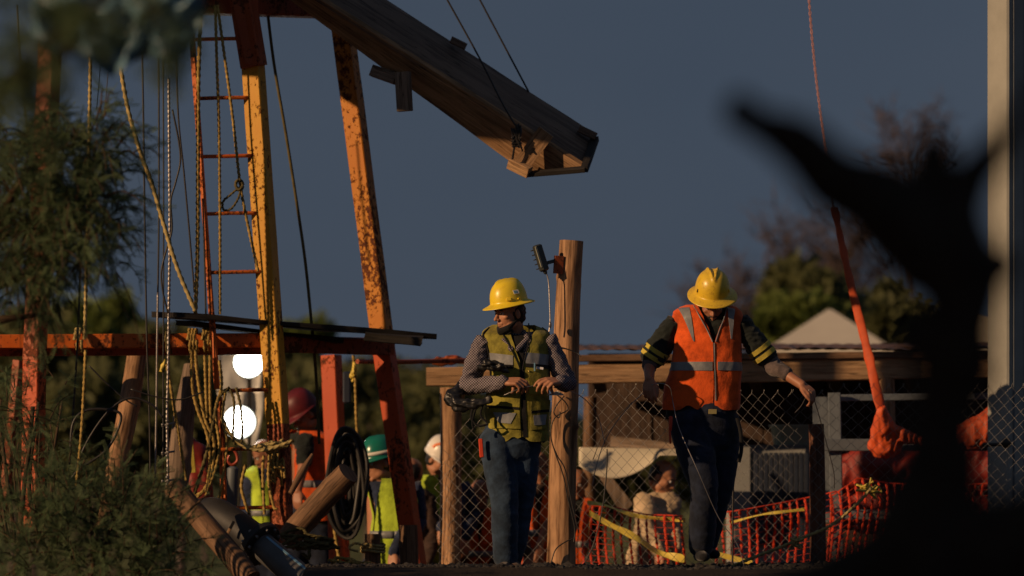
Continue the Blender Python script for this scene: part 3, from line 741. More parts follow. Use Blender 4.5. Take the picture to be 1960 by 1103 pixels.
for pts in ([(905, 780), (902, 800), (915, 815), (935, 812)], [(915, 775), (908, 790), (904, 812), (908, 822)], [(925, 772), (920, 795), (932, 808)]):
    mb.tube(smooth_path([P(x, y, 29.8) for x, y in pts], 6), .007, 6)
single(mb, 'dangling_strap', M['black_cloth'], 'black straps dangling from the bundled jacket', 'strap')

T2 = Torso(30.6, [(582, 1356, 38, .075, .03, 32), (588, 1355, 54, .09, .02, 30), (596, 1354, 64, .11, .01, 26), (609, 1354, 68, .125, 0, 20), (634, 1355, 66, .135, 0, 9), (655, 1356, 66, .14, -.01, 2),
                  (700, 1352, 68, .145, -.01, 1), (740, 1343, 74, .145, 0, 1), (785, 1341, 75, .14, 0, 1.5), (800, 1341, 75, .14, 0, 2)])
man2, hc2, hm2, _ = figure(dict(
    Y=30.6, hero=True, label='man in scuffed yellow helmet and orange vest, head bowed, holding wire out with both hands',
    head=(1363, 581, -.05, -2, 27, 0), neck=(1360, 612, .0), hip=(1350, 810, 0), T=T2, skin=M['skin_dark'], moustache=True, gaze=0,
    arms=[dict(s=(1288, 624, 0), e=(1243, 695, .04), w=(1243, 726, -.17), r=(.04, .046, .030), sr=(.080, .078, .05, .05), sleeve=.84, bands=[(.62, .72), (.78, .88)], under=(.2, (.054, .052)),
               hand=((-.05, -.55, -.8), (-.3, -.8, .45), -1, ((25, 45, 25), (35, 50, 25), (42, 50, 25), (48, 50, 30)), 1.0, (.5, -.6, -.6))),
          dict(s=(1421, 624, 0), e=(1475, 697, .02), w=(1535, 737, -.14), r=(.04, .044, .030), sr=(.080, .074, .05, .05), sleeve=.80, bands=[(.56, .66), (.72, .82)], under=(.45, (.060, .052)),
               hand=((.62, -.45, -.55), (.35, -.6, .72), 1, ((40, 50, 25), (45, 55, 25), (50, 55, 25), (55, 55, 30)), 1.0, (.2, -.75, -.5)))],
    shirt=(590, 800), boot=M['black_cloth'], shirtmat=M['green_black'], waist=(784, 1348, .200), jeans=M['denim_dark'],
    legs=[((1320, 815, -.04), (1349, 935, -.14), (1341, 1045, -.02), (1352, 1090, -.28), [.130, .116, .090, .086, .084, .078]),
          ((1380, 815, .04), (1382, 930, .06), (1356, 1040, .18), (1385, 1090, -.2), [.128, .106, .074, .068, .064, .060])]))
hel2, dome2, hcc2, hmm2 = add_helmet(man2, hc2, hm2, 1.0, M['helmet_yellow_dirty'], tilt=1, z=.078)
for a in (-62, 62): lug(dome2, hmm2, 'helmet_slot', M['brown_cloth'] if a < 0 else M['helmet_yellow'], hel2, .22, R(a), (.006, .020, .006))
v2 = vest(T2, 'vest', M['orange_vest'], man2, 582, 780, 1365, hemcurve=7)
for x0, x1 in ((1268, 1362), (1368, 1424)):
    patch(T2, 'reflective_stripe', M['grey_tape'], v2, ((x0+4, 694), (x1, 694), (x1, 711), (x0+4, 710)), .004, n=20, m=4)
patch(T2, 'shoulder_stripe', M['grey_tape'], v2, ((1299, 590), (1319, 589), (1328, 655), (1326, 655)), .005, n=6, m=16)
patch(T2, 'shoulder_stripe', M['grey_tape'], v2, ((1391, 589), (1405, 592), (1400, 650), (1398, 650)), .005, n=6, m=16)
patch(T2, 'zipper', M['grey_tape'], v2, ((1364, 658), (1366, 658), (1369, 768), (1367, 768)), .005, n=2, m=24)
trim(T2, [(1327, 586), (1338, 608), (1351, 632), (1362, 656)], v2, .0035, M['grey_tape'])
trim(T2, [(1390, 590), (1384, 612), (1375, 634), (1368, 656)], v2, .0035, M['grey_tape'])
mb = MB(); mb.box(P(1364, 788, 30.44), (.05, .012, .03)); mb.build('belt_buckle', M['brass'], man2)
mb = MB(); mb.tube(smooth_path([P(x, y, 30.5) for x, y in ((1411, 800), (1418, 830), (1419, 862), (1414, 885))], 5), .012, 8); mb.build('belt_strap', M['black_cloth'], man2)
mb = MB(); mb.capsule([P(1284, 800, 30.42), P(1283, 822, 30.42)], [.012, .010], 10); mb.capsule([P(1282, 822, 30.42), P(1283, 848, 30.42)], [.007, .006], 8)
single(mb, 'pliers', M['net_orange'], 'pliers with red grips in the hip pocket of the bowed man', 'pliers')
# ------------------------------------------------------------------ ground
def ground_z(x, y):
    crest = 0.012*mnoise.noise(Vector((x*1.1, y*0.6, 0)))+0.02
    def sm(a, b, t): t = max(0, min(1, (t-a)/(b-a))); return t*t*(3-2*t)
    z = crest
    z -= 1.3*sm(29.0, 20.0, y)                     # falls away towards the camera
    z -= 0.95*sm(31.3, 34.0, y)                    # and into the dug yard behind
    if x < -1.2: z -= 0.25*sm(-1.0, -1.6, x)*sm(33, 30, y)*sm(20, 27, y)
    z += 0.5*sm(60, 140, y)
    z += mnoise.noise(Vector((x*0.5, y*0.5, 3)))*0.05
    if 27.5 < y < 32: z += mnoise.noise(Vector((x*9, y*9, 1)))*0.008+abs(mnoise.noise(Vector((x*22, y*22, 4))))*0.012
    return z
def make_ground():
    ys = [-30, -10, 0, 5, 10, 14, 17, 20, 22, 24, 26, 27, 28, 28.5]+list(np.arange(28.7, 31.4, 0.035))+[31.6, 32, 32.5, 33, 33.5, 34, 35, 37, 40, 45, 52, 60, 75, 100, 140, 200, 320, 600]
    xs = [-600, -200, -80, -40, -20, -12, -8, -6, -5, -4.2]+list(np.arange(-3.6, 3.6, 0.04))+[4.2, 5, 6, 8, 12, 20, 40, 80, 200, 600]
    V = [(x, y, ground_z(x, y)) for y in ys for x in xs]; c = len(xs)
    F = [(i*c+j, i*c+j+1, (i+1)*c+j+1, (i+1)*c+j) for i in range(len(ys)-1) for j in range(c-1)]
    m, n, l, b = new_mat('dark_soil'); v = coords(n, l, False, (1, 1, 1))
    f = noise(n, l, v, 1.2, 6, .65); g = noise(n, l, v, 38, 5, .7)
    a = ramp(n, l, f, [(0.35, (0.030, 0.025, 0.021)), (0.7, (0.062, 0.048, 0.036))])
    l.new(mixc(n, l, 1.0, a, ramp(n, l, g, [(0.3, 0.5), (0.7, 1.3)]), 'MULTIPLY'), b.inputs['Base Color'])
    b.inputs['Roughness'].default_value = .95; b.inputs['Specular IOR Level'].default_value = .15; bump(n, l, b, g, .9, .02)
    o = np_mesh(V, F, 'ground', m, None, True); tag(o, kind='structure')
make_ground()
def rubble(name, n, box, rr, mat, label, kind='stuff', seed=3, zoff=0.0):
    rnd = random.Random(seed); V = []; F = []
    ico = [(0, 0, 1), (.89, 0, .45), (.28, .85, .45), (-.72, .53, .45), (-.72, -.53, .45), (.28, -.85, .45), (.72, .53, -.45), (-.28, .85, -.45), (-.89, 0, -.45), (-.28, -.85, -.45), (.72, -.53, -.45), (0, 0, -1)]
    tri = [(0, 1, 2), (0, 2, 3), (0, 3, 4), (0, 4, 5), (0, 5, 1), (1, 6, 2), (2, 7, 3), (3, 8, 4), (4, 9, 5), (5, 10, 1), (6, 7, 2), (7, 8, 3), (8, 9, 4), (9, 10, 5), (10, 6, 1), (11, 7, 6), (11, 8, 7), (11, 9, 8), (11, 10, 9), (11, 6, 10)]
    for _ in range(n):
        x = rnd.uniform(box[0], box[1]); y = rnd.uniform(box[2], box[3]); r = rnd.uniform(*rr)*rnd.random()**1.5+rr[0]*.5
        z = ground_z(x, y)+r*.2+zoff; b = len(V); s = [rnd.uniform(.6, 1.3) for _ in range(3)]; q = Matrix.Rotation(rnd.uniform(0, 6.3), 3, 'Z')
        for p in ico:
            k = rnd.uniform(.75, 1.15); w = q @ Vector((p[0]*s[0]*k, p[1]*s[1]*k, p[2]*s[2]*.7*k)); V.append((x+w.x*r, y+w.y*r, z+w.z*r))
        F += [tuple(b+i for i in t) for t in tri]
    o = np_mesh(V, F, name, mat, None, False); return tag(o, label, None, None, kind)
rubble('gravel', 11000, (-3.4, 3.4, 28.9, 31.2), (.007, .026), M['coal'], 'loose dark gravel and coal crumbs along the crest of the bank')
rubble('gravel_lumps', 240, (-3.2, 3.2, 29.0, 30.2), (.02, .042), M['coal'], 'larger dark lumps lying on the gravel crest')

# ------------------------------------------------------------------ derrick
FR = Vector((-0.42, -0.91, 0))
tower = thing('drilling_derrick', (P(560, 655, 33).x, 33, -0.4), 'tall yellow and orange steel derrick with ladder and cross beams above the mine shaft', 'derrick')
def leg(px0, py0, px1, py1, Y0, Y1, w, d, mat, name='leg', front=FR):
    mb = MB(); mb.bar(P(px0, py0, Y0), P(px1, py1, Y1), w, d, front, ch=.006, seg=14, wob=.003, seed=px0); return mb.build(name, mat, tower)
leg(484, 122, 532, 812, 32.0, 32.0, .128, .10, M['yellow_steel'])
leg(532, 812, 541, 1040, 32.0, 32.0, .126, .098, M['rust_steel'], 'leg_foot')
leg(629, -160, 735, 672, 33.0, 33.0, .125, .11, M['yellow_steel_worn'])
leg(735, 672, 802, 1130, 33.0, 33.0, .123, .108, M['orange_steel'], 'leg_foot')
leg(110, -200, 66, 690, 31.6, 31.6, .115, .12, M['rust_steel'])
leg(66, 690, 62, 1010, 31.6, 31.6, .113, .118, M['orange_steel'], 'leg_foot')
leg(634, 680, 652, 1120, 34.2, 34.2, .115, .11, M['orange_steel'])
leg(35, 690, 5, 1000, 33.5, 33.5, .06, .06, M['rust_steel'])
mb = MB(); mb.bar(P(-60, 655, 31.9), P(512, 652, 32.12), .094, .11, Vector((-.2, -.98, .0)), seg=20, wob=.003); mb.build('cross_beam', M['orange_steel_worn'], tower)
mb = MB(); mb.bar(P(-60, 675, 32.05), P(512, 672, 32.25), .05, .10, Vector((-.2, -.98, .0)), seg=6); mb.build('lower_rail', M['rust_steel'], tower)
mb = MB(); mb.bar(P(530, 658, 32.15), P(745, 664, 33.0), .11, .10, Vector((.3, -.95, -.1)), seg=8, wob=.002); mb.build('cross_beam', M['rust_steel'], tower)
mb = MB(); mb.bar(P(330, 2, 32.0), P(640, 12, 33.0), .16, .12, Vector((0, -1, 0)), seg=4); mb.build('head_beam', M['rust_steel'], tower)
mb = MB(); mb.bar(P(452, -80, 31.96), P(486, 128, 31.96), .15, .11, FR, seg=4); mb.build('upper_leg', M['rust_steel'], tower)
# gusset: tapered plate welded at the joint
mb = MB(); q = [P(444, 0, 31.9), P(494, 0, 31.9), P(495, 108, 31.9), P(489, 124, 31.9), P(470, 122, 31.9), P(464, 92, 31.9)]
mb.loft([q, [v+Vector((0, .012, 0)) for v in q]], us=None); mb.build('gusset_plate', M['rust_steel'], tower, sharp=20)
mb = MB(); g0 = []; g1 = []  # unseen sheet added above the derrick, its edge shaped to shade chute and legs
for i in range(8):
    for_y = (29.4, 29.8, 30.2, 30.5, 30.8, 31.5, 32.5, 33.6)[i]; r0 = []; r1 = []
    for j in range(61):
        xl = (-3.3-.75*(for_y-30)) if for_y < 30.8 else -3.9+.5*(for_y-30.8); x = xl+(1.6)*j/60; z = 4.05+.02*math.sin(j*1.2)+(x+3)*.08; r0.append(Vector((x, for_y, z))); r1.append(Vector((x, for_y, z-.01)))
    g0.append(r0); g1.append(r1)
shell(mb, g0, g1); fix_normals(mb.build('unseen_shade_sheet', M['roof_sheet'], tower, sharp=None))
# ladder welded on the near leg
ld = MB(); ld.bar(P(367, 64, 31.85), P(405, 600, 31.9), .032, .024, FR, seg=10, wob=.002); lad = ld.build('ladder', M['orange_steel_worn'], tower)
ld = MB(); ld.bar(P(405, 600, 31.9), P(416, 745, 31.9), .034, .026, FR, seg=4, wob=.002); ld.build('ladder_rail', M['orange_steel_worn'], lad)
ld = MB(); ld.bar(P(420, 760, 31.95), P(430, 985, 31.95), .034, .026, FR, seg=4, wob=.002); ld.build('ladder_rail', M['orange_steel_worn'], lad)
for y, x0, x1 in ((75, 368, 462), (188, 376, 474), (299, 384, 482), (409, 393, 490), (521, 401, 498), (747, 440, 512), (860, 422, 520), (972, 428, 524)):
    r = MB(); r.tube([P(x0, y+1, 31.9), P((x0+x1)/2, y+random.uniform(-1, 1), 31.92), P(x1, y-1, 31.97)], .0125, 8); r.build('rung', M['orange_steel_worn'], lad)
# black staging boards laid over the beams
for (a, b, c, w, th, nm) in (((312, 602, 32.0), (812, 643, 32.6), .045, .55, .035, 0), ((352, 618, 32.1), (640, 652, 32.5), .03, .35, .03, 1)):
    mb = MB(); mb.bar(P(*a), P(*b), w, th, Vector((0, -.05, 1)), seg=16, wob=.012, seed=nm)
    single(mb, 'staging_board', M['board_black'], ('long black weathered board lying across the derrick beams, splintered at both ends', 'shorter black board tucked below the long one on the derrick beam')[nm], 'board')
mb = MB(); mb.bar(P(700, 640, 32.3), P(808, 652, 32.3), .42, .06, Vector((0, -.1, 1)), seg=8, wob=.015, seed=5); single(mb, 'staging_board', M['board_black'], 'thick black board end jutting past the right derrick leg', 'board')
# bits of blue steel / switch box on the second orange post
mb = MB(); mb.box(P(664, 742, 33.95), (.055, .06, .22), None, .01); sb = single(mb, 'switch_box', M['cabinet_blue'], 'small grey blue switch box strapped to the orange post', 'switch box')
# horizontal thin pipe from derrick to shed
mb = MB(); mb.tube(smooth_path([P(684, 692, 33.2), P(760, 693, 33.6), P(900, 690, 34.0)], 8), .017, 10); single(mb, 'thin_pipe', M['rust_steel'], 'thin rusty pipe running from the derrick to the shed roof', 'pipe')

# ------------------------------------------------------------------ wooden chute hung from cables
ch = thing('wooden_chute', P(1060, 320, 32.2), 'long wooden chute hanging down from the derrick with a cleat across its mouth', 'chute')
dirc = Vector((P(1117, 320, 32.2)-P(700, 54, 32.2))).normalized()
def quadboard(name, pts, th, mat, off=Vector((0, 1, 0)), seg=10):
    """board given by its near face corners a,b (one long edge) c,d (other long edge)"""
    a, b, c, d = pts; mb = MB(); rings = []
    for i in range(seg+1):
        t = i/seg; p = a.lerp(b, t); q = d.lerp(c, t)
        n = (b-a).cross(d-a).normalized(); n = n if n.dot(off) > 0 else -n
        w = mnoise.noise(Vector((t*6, len(name), 1)))*.006
        e = (q-p).normalized()*.008
        rings.append([p+n*(w+.004), p+e+n*w, p.lerp(q, .5)+n*w, q-e+n*w, q+n*(w+.004), q+n*th, p+n*th])
    us = [0, .01, .12, .24, .25, .27, .52, .54]
    mb.loft(rings, us=us); return mb.build(name, mat, ch)
def X3(px, py, Y, t0=-0.25):  # extend beyond the frame
    return P(px, py, Y)
Ya, Yb, Yc = 32.15, 32.0, 32.45
L1a, L1b = P(450, -75, Ya), P(1003, 330, Ya)
L2a, L2b = P(520, -60, Yb), P(1117, 320, Yb)
L3a, L3b = P(610, -85, Yc), P(1140, 256, Yc)
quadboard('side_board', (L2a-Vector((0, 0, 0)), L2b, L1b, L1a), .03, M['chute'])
quadboard('side_board', (L3a, L3b, L2b+Vector((0, .002, .004)), L2a+Vector((0, .002, .004))), .03, M['chute_shaded'])
quadboard('back_board', (L1a+Vector((0, .36, .1)), L1b+Vector((0, .36, .1)), L3b+Vector((0, .12, 0)), L3a+Vector((0, .12, 0))), .03, M['chute_shaded'])
def plankp(name, a, b, w, d, front, mat, parent=None, **k):
    mb = MB(); mb.bar(a, b, w, d, front, seg=6, wob=.003, seed=a.x); return mb.build(name, mat, parent)
NA = (L2b-L1b).cross(dirc).normalized(); NA = NA if NA.y < 0 else -NA
plankp('cleat', P(996, 318, 31.98), P(1046, 252, 31.93), .115, .03, NA, M['chute'], ch)
plankp('cleat', P(976, 311, 32.0), P(1014, 330, 31.95), .075, .06, NA, M['plank'], ch)
plankp('end_strip', P(1006, 334, 31.98), P(1120, 324, 31.9), .03, .05, NA, M['board_black'], ch)
plankp('end_strip', P(1118, 326, 31.9), P(1139, 266, 32.35), .035, .05, NA, M['board_black'], ch)
plankp('cleat', P(863, 76, 32.35), P(892, 90, 32.35), .045, .05, Vector((0, -1, 0)), M['chute_shaded'], ch)
plankp('cleat', P(1108, 246, 32.3), P(1141, 262, 32.3), .045, .06, Vector((0, -1, 0)), M['chute_shaded'], ch)
plankp('brace', P(714, 136, 32.2), P(760, 152, 32.1), .075, .06, Vector((0, -1, 0)), M['log_grey'], ch)
plankp('brace', P(771, 138, 31.98), P(775, 213, 31.98), .095, .06, Vector((-.3, -.95, 0)), M['log_grey'], ch)
for pts, nm in (([(845, -20, 32.0), (916, 108, 31.95), (960, 195, 31.93), (986, 240, 31.92)], 0), ([(908, -20, 32.5), (1012, 176, 32.42)], 1)):
    mb = MB(); mb.tube(smooth_path([P(*p) for p in pts], 6), .0065, 6)
    single(mb, 'hanging_cable', M['black_cable'], ('dark cable crossing the face of the chute down to its knot', 'dark cable ending at the top edge of the chute')[nm], 'cable', 'cables holding the chute')
mb = MB(); rnd = random.Random(4)
for k in range(9):
    c = P(988, 258, 31.9); pts = [c+Vector((rnd.uniform(-.035, .035), rnd.uniform(-.02, .01), rnd.uniform(-.09, .08))) for _ in range(4)]
    mb.tube(smooth_path(pts, 5), .006, 6)
mb.tube(smooth_path([P(988, 262, 31.9), P(984, 285, 31.9), P(981, 305, 31.92)], 5), .007, 6); mb.tube(smooth_path([P(990, 262, 31.9), P(996, 275, 31.9), P(1000, 290, 31.92)], 5), .006, 6)
single(mb, 'wire_knot', M['black_cable'], 'tangled black wire knot tied on the lit side of the chute', 'knot')

# ------------------------------------------------------------------ tall post with flood light
post = thing('wooden_post', P(1078, 1095, 30.75), 'tall peeled wooden post standing right behind the man looking left', 'post')
mb = MB(); log_mb(mb, [P(1094, 461, 30.75), P(1086, 600, 30.75), P(1082, 760, 30.75), P(1077, 900, 30.75), P(1073, 1110, 30.75)], [.074, .078, .083, .085, .094], 40, seed=1, wob=.05, step=.012, knots=7)
mb.build('trunk', M['log'], post, sharp=60)
mb = MB(); mb.bar(P(1070, 490, 30.67), P(1068, 524, 30.67), .02, .06, Vector((-1, -.4, 0))); mb.build('mount_plate', M['rust_steel'], post)
fl = thing('flood_light', P(1060, 498, 30.7), 'small grey flood light on an arm near the top of the tall post', 'flood light')
rot = Matrix.Rotation(R(-17), 3, 'Y') @ Matrix.Rotation(R(35), 3, 'Z')
mb = MB(); mb.box(P(1035, 494, 30.62), (.055, .045, .17), rot, .008); b1 = mb.build('housing', M['lampbody'], fl)
mb = MB(); mb.box(P(1031, 494, 30.62)+rot @ Vector((-.004, -.025, .004)), (.036, .006, .135), rot, .002); mb.build('lens', M['lampglass'], fl)
for k in range(5):
    mb = MB(); mb.box(P(1035, 494, 30.62)+rot @ Vector((.0, .032, -.06+k*.03)), (.06, .02, .006), rot, .001); mb.build('cooling_fin', M['lampbody'], b1)
mb = MB(); mb.bar(P(1042, 505, 30.64), P(1074, 496, 30.68), .022, .012, Vector((0, -1, 0))); mb.build('arm', M['lampbody'], fl)
mb = MB(); mb.capsule([P(1040, 512, 30.62), P(1044, 522, 30.62)], [.016, .012], 8); mb.build('cable_gland', M['lampbody'], fl)
mb = MB(); mb.tube(smooth_path([P(x, y, 30.62) for x, y in ((1045, 520), (1050, 540), (1052, 580), (1053, 615), (1051, 635))], 8), .0042, 6); mb.ball(P(1053, 622, 30.6), .013, sc=(.7, .7, 1.7)); mb.build('supply_cable', M['wire_rope'], fl)

# ------------------------------------------------------------------ chain link fence
def fence_top(px): # row of the top of the netting at a column
    tab = [(850, 905), (872, 860), (900, 812), (935, 792), (980, 800), (1060, 760), (1110, 745), (1250, 738), (1420, 742), (1500, 748), (1560, 742), (1650, 736), (1800, 735), (2000, 735)]
    for a, b in zip(tab, tab[1:]):
        if a[0] <= px <= b[0]: return a[1]+(b[1]-a[1])*(px-a[0])/(b[0]-a[0])
    return 740
fen = thing('chain_link_fence', (P(1400, 1095, 31.2).x, 31.2, 0.0), 'galvanised chain link fence running behind both men to the right edge', 'fence')
p_w = .0365; FY = 31.2; n_w = int((P(1990, 0, FY).x-P(852, 0, FY).x)/p_w); rnd = random.Random(8)
for i in range(n_w):
    x0 = P(852, 0, FY).x+i*p_w; px = 980+x0*K/FY
    zt = P(0, fence_top(px), FY).z+rnd.uniform(-.006, .006); zb = -0.05; hp = .040; gi = int(zt/hp); pts = []; z = gi*hp; k = (i+gi) % 2
    while z > zb:
        s = 1 if (k+0) % 2 == 0 else -1
        h = z-zb
        sk = (-0.16*h if px < 1500 else -0.16*h*(1-(px-1500)/120) if px < 1620 else .16*.0+(.14*h*min(1, (px-1620)/120)))
        x = x0+s*p_w*.5*1.06+sk*.55
        w = Vector((mnoise.noise(Vector((x*1.3, 0, z*1.3)))*.03, mnoise.noise(Vector((x*1.1, 5, z*1.1)))*.07, 0))
        pts.append(Vector((x, FY+s*.0035, z))+w); z -= hp; k += 1
    if px > 1100: pts.insert(0, pts[0]+Vector((rnd.uniform(.002, .010), 0, .022)))
    mb = MB(); mb.tube(pts, .0015, 4, caps=False); mb.build('wire', M['galv'], fen, sharp=None)
def fpost(x0, y0, x1, y1, r, mat, nm='post', seed=0, lab=None, Y=31.28):
    mb = MB(); log_mb(mb, [P(x0, y0, Y), P((x0+x1)/2+1, (y0+y1)/2, Y), P(x1, y1, Y)], [r*.97, r, r*1.03], 26, seed=seed, wob=.07, step=.02); o = mb.build(nm, mat, fen, sharp=60)
    if lab: o['label'] = lab
fpost(864, 882, 862, 1115, .058, M['log'], seed=3, lab='short sawn post at the torn end of the fence')
fpost(1562, 812, 1566, 1080, .050, M['post_red'], seed=4, lab='dark reddish post near the middle of the netting')

# ------------------------------------------------------------------ shed behind the fence
shed = thing('open_shed', (P(1400, 0, 35).x, 35.0, -0.9), 'long low shed with sawn timber beam and corrugated roof behind the fence', 'shed')
SY = 34.6
def beam(px0, py0, px1, py1, w, d, mat, nm, Y0=SY, Y1=SY, fr=Vector((-.1, -1, 0)), **k):
    mb = MB(); mb.bar(P(px0, py0, Y0), P(px1, py1, Y1), w, d, fr, seg=20, wob=.004, seed=px0); return mb.build(nm, mat, shed)
beam(816, 722, 1330, 713, .132, .09, M['plank'], 'front_beam')
beam(1330, 713, 1990, 700, .152, .09, M['plank'], 'front_beam')
beam(1060, 687, 1990, 676, .045, .12, M['log_dark'], 'roof_batten', SY-.02, SY-.02)
# corrugated roof: sheets with overlapping ends
def corr_sheet(x0, x1, seed, zl=.0):
    mb = MB(); n = int((x1-x0)/.019); g0 = []; g1 = []
    for r_ in range(11):
        y = SY-.06+r_*.43; row0 = []; row1 = []
        for j in range(n+1):
            x = x0+(x1-x0)*j/n; z = P(0, 673, SY).z+.012+(x-1)*.003+.012*math.sin(x*2*math.pi/.10)*(0.3+0.9*abs(mnoise.noise(Vector((x*1.3,2,2)))))+(y-SY)*.045+mnoise.noise(Vector((x*.9, y, seed)))*.02+zl
            row0.append(Vector((x, y, z))); row1.append(Vector((x, y, z-.004)))
        g0.append(row0); g1.append(row1)
    shell(mb, g0, g1); return fix_normals(mb.build('roof_sheet', M['roof_sheet'], shed, sharp=None))
xa = P(1060, 0, SY).x
for k in range(5): corr_sheet(xa+k*.86, xa+k*.86+.92, k, zl=.006*(k % 2))
for k, (a, b, r) in enumerate(((832, 692, .035), (850, 689, .045), (875, 690, .04), (893, 692, .03))):
    pass
mb = MB(); mb.capsule([P(832, 692, 34.3), P(860, 688, 34.3), P(892, 693, 34.3)], [.028, .036, .028], 12); V, N, F = blob(mb, .01, 2); V = displace(V, N, lambda p, n: nz3(p, 22, 22, 22)*.02); np_mesh(V, F, 'roof_end_lump', M['rust_steel'], shed, True)
def spost(x0, y0, x1, y1, r, mat, Y, lab=None, seed=0):
    mb = MB(); log_mb(mb, [P(x0, y0, Y), P((x0+x1)/2+1, (y0+y1)/2, Y), P(x1, y1, Y)], [r, r, r*1.05], 22, seed=seed, wob=.05, step=.03); o = mb.build('post', mat, shed, sharp=60)
    if lab: o['label'] = lab
spost(863, 742, 861, 1130, .075, M['log'], 34.6, 'round post under the left end of the beam', 5)
spost(1697, 722, 1700, 1130, .058, M['log'], 34.6, 'post under the beam beside the orange sling', 6)
spost(1130, 760, 1122, 1130, .05, M['log_dark'], 36.4, None, 7)
# dark plank walls at the back
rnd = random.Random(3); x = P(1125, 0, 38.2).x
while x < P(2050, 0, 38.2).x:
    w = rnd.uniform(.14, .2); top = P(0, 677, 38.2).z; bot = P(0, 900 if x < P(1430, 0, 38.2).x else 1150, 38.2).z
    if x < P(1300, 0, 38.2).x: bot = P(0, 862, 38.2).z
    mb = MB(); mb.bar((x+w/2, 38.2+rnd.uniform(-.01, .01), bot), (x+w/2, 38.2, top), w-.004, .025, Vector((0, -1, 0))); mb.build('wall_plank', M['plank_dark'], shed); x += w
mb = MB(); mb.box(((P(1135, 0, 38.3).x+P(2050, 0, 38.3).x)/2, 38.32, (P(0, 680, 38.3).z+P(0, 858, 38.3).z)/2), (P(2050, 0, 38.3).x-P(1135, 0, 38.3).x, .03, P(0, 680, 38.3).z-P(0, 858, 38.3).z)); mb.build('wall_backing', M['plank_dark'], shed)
for k in range(6):
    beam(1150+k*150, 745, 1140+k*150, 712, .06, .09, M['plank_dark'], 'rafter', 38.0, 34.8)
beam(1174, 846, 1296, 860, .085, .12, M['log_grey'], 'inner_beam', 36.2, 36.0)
# ------------------------------------------------------------------ things in the yard
mb = MB(); g0 = []; g1 = []
for i in range(13):
    v = i/12; r0 = []; r1 = []
    for j in range(25):
        u = j/24; x = 1108+u*218; top = 856+4*u; bot = 872+44*math.sin(min(1, u*1.25+.12)*math.pi)**.8-0*u
        p = P(x, top+(bot-top)*v, 34.75-.12*v); r0.append(p); r1.append(p+Vector((0, .02, 0)))
    g0.append(r0); g1.append(r1)
shell(mb, g0, g1); o = fix_normals(mb.build('awning', M['white_panel'], None, sharp=None)); tag(o, 'cream white canvas awning sagging above the man in the pale shirt', 'awning')
# slanting panel of old boards on the left of the yard
mb = MB(); a = [P(1120, 868, 36.0), P(1138, 872, 36.0), P(1212, 965, 36.0), P(1190, 985, 36.0)]
mb.loft([a, [v+Vector((0, .05, 0)) for v in a]]); single(mb, 'leaning_board', M['log_grey'], 'grey brown board leaning below the white awning', 'board')
cab = thing('cabinet', P(1460, 1120, 35.4), 'tall pale grey cabinet with dark blue ribbed front', 'cabinet')
mb = MB(); mb.box(P(1470, 985, 35.5), (.60, .4, 1.0), Matrix.Rotation(R(-3), 3, 'Z')); mb.build('carcass', M['cabinet_grey'], cab)
for k in range(11):
    mb = MB(); mb.box(P(1447+k*9.6, 955, 35.26), (.030, .03, .66)); mb.build('rib', M['cabinet_blue'], cab)
mb = MB(); mb.box(P(1417, 960, 35.26), (.14, .02, .80)); mb.build('door', M['cabinet_grey'], cab)
tub = thing('plastic_tub', P(1515, 868, 35.45), 'pale green plastic tub standing on the cabinet', 'tub')
mb = MB(); c = P(1516, 868, 35.5); rings = []
for z, r in ((0, .12), (.02, .125), (.18, .155), (.195, .168), (.205, .168), (.205, .152), (.03, .115)):
    rings.append([c+Vector((math.cos(2*math.pi*j/28)*r, math.sin(2*math.pi*j/28)*r, z)) for j in range(28)])
mb.loft(rings); mb.build('tub_body', M['pale_green'], tub)
# grey steel frame
fm = thing('metal_rack', P(1700, 1120, 33.6), 'grey painted steel frame with two rails behind the right part of the fence', 'frame')
for nm, a, b, w in (('upright', (1597, 752, 33.6), (1604, 1120, 33.6), .085), ('rail', (1560, 852, 33.55), (1990, 852, 33.55), .082), ('rail', (1590, 762, 33.7), (1990, 757, 33.7), .045), ('upright', (1572, 760, 33.9), (1576, 1000, 33.9), .12), ('rail', (1600, 985, 33.6), (1990, 990, 33.6), .07)):
    mb = MB(); mb.bar(P(*a), P(*b), w, .06, Vector((-.1, -1, 0)), seg=4); mb.build(nm, M['grey_paint'], fm)
# orange sling hanging from a chain
mb = MB()
def slingpts(x, y): return P(x, y, 33.2)
path = [(1597, 396), (1612, 470), (1632, 560), (1655, 650), (1676, 740), (1690, 800)]
pts = resample(smooth_path([slingpts(*p) for p in path], 10), .02); rings = []
for i, p in enumerate(pts):
    w = .024+.010*mnoise.noise(Vector((i*.22, 0, 0)))+.012*(i/len(pts)); d = .008; q = i*.10+mnoise.noise(Vector((i*.1, 3, 0)))*1.5; tw = .5*math.sin(q)
    a = Vector((math.cos(tw), math.sin(tw), .1)); b = Vector((-math.sin(tw), math.cos(tw), 0))
    rings.append([p+a*w*ca+b*(d*(1+.6*abs(math.sin(3*an))))*sa for an in [2*math.pi*j/12 for j in range(12)] for ca, sa in [(math.cos(an), math.sin(an))]])
mb.loft(rings); sl_ = thing('lifting_sling', P(1690, 860, 33.2), 'twisted orange fabric sling spreading into a full bag at its lower end', 'sling')
mb.build('sling_strap', M['orange_sling'], sl_, sharp=60)
mb = MB(); mb.capsule([P(1688, 790, 33.2), P(1692, 815, 33.25), P(1694, 850, 33.35)], [.045, .085, .125], 18, flat=((0, 1, 0), .8)); mb.capsule([P(1700, 818, 33.25), P(1740, 838, 33.3), P(1780, 850, 33.3)], [.05, .05, .04], 14)
mb.capsule([P(1790, 850, 33.4), P(1850, 835, 33.4), P(1920, 812, 33.4)], [.06, .10, .16], 16)
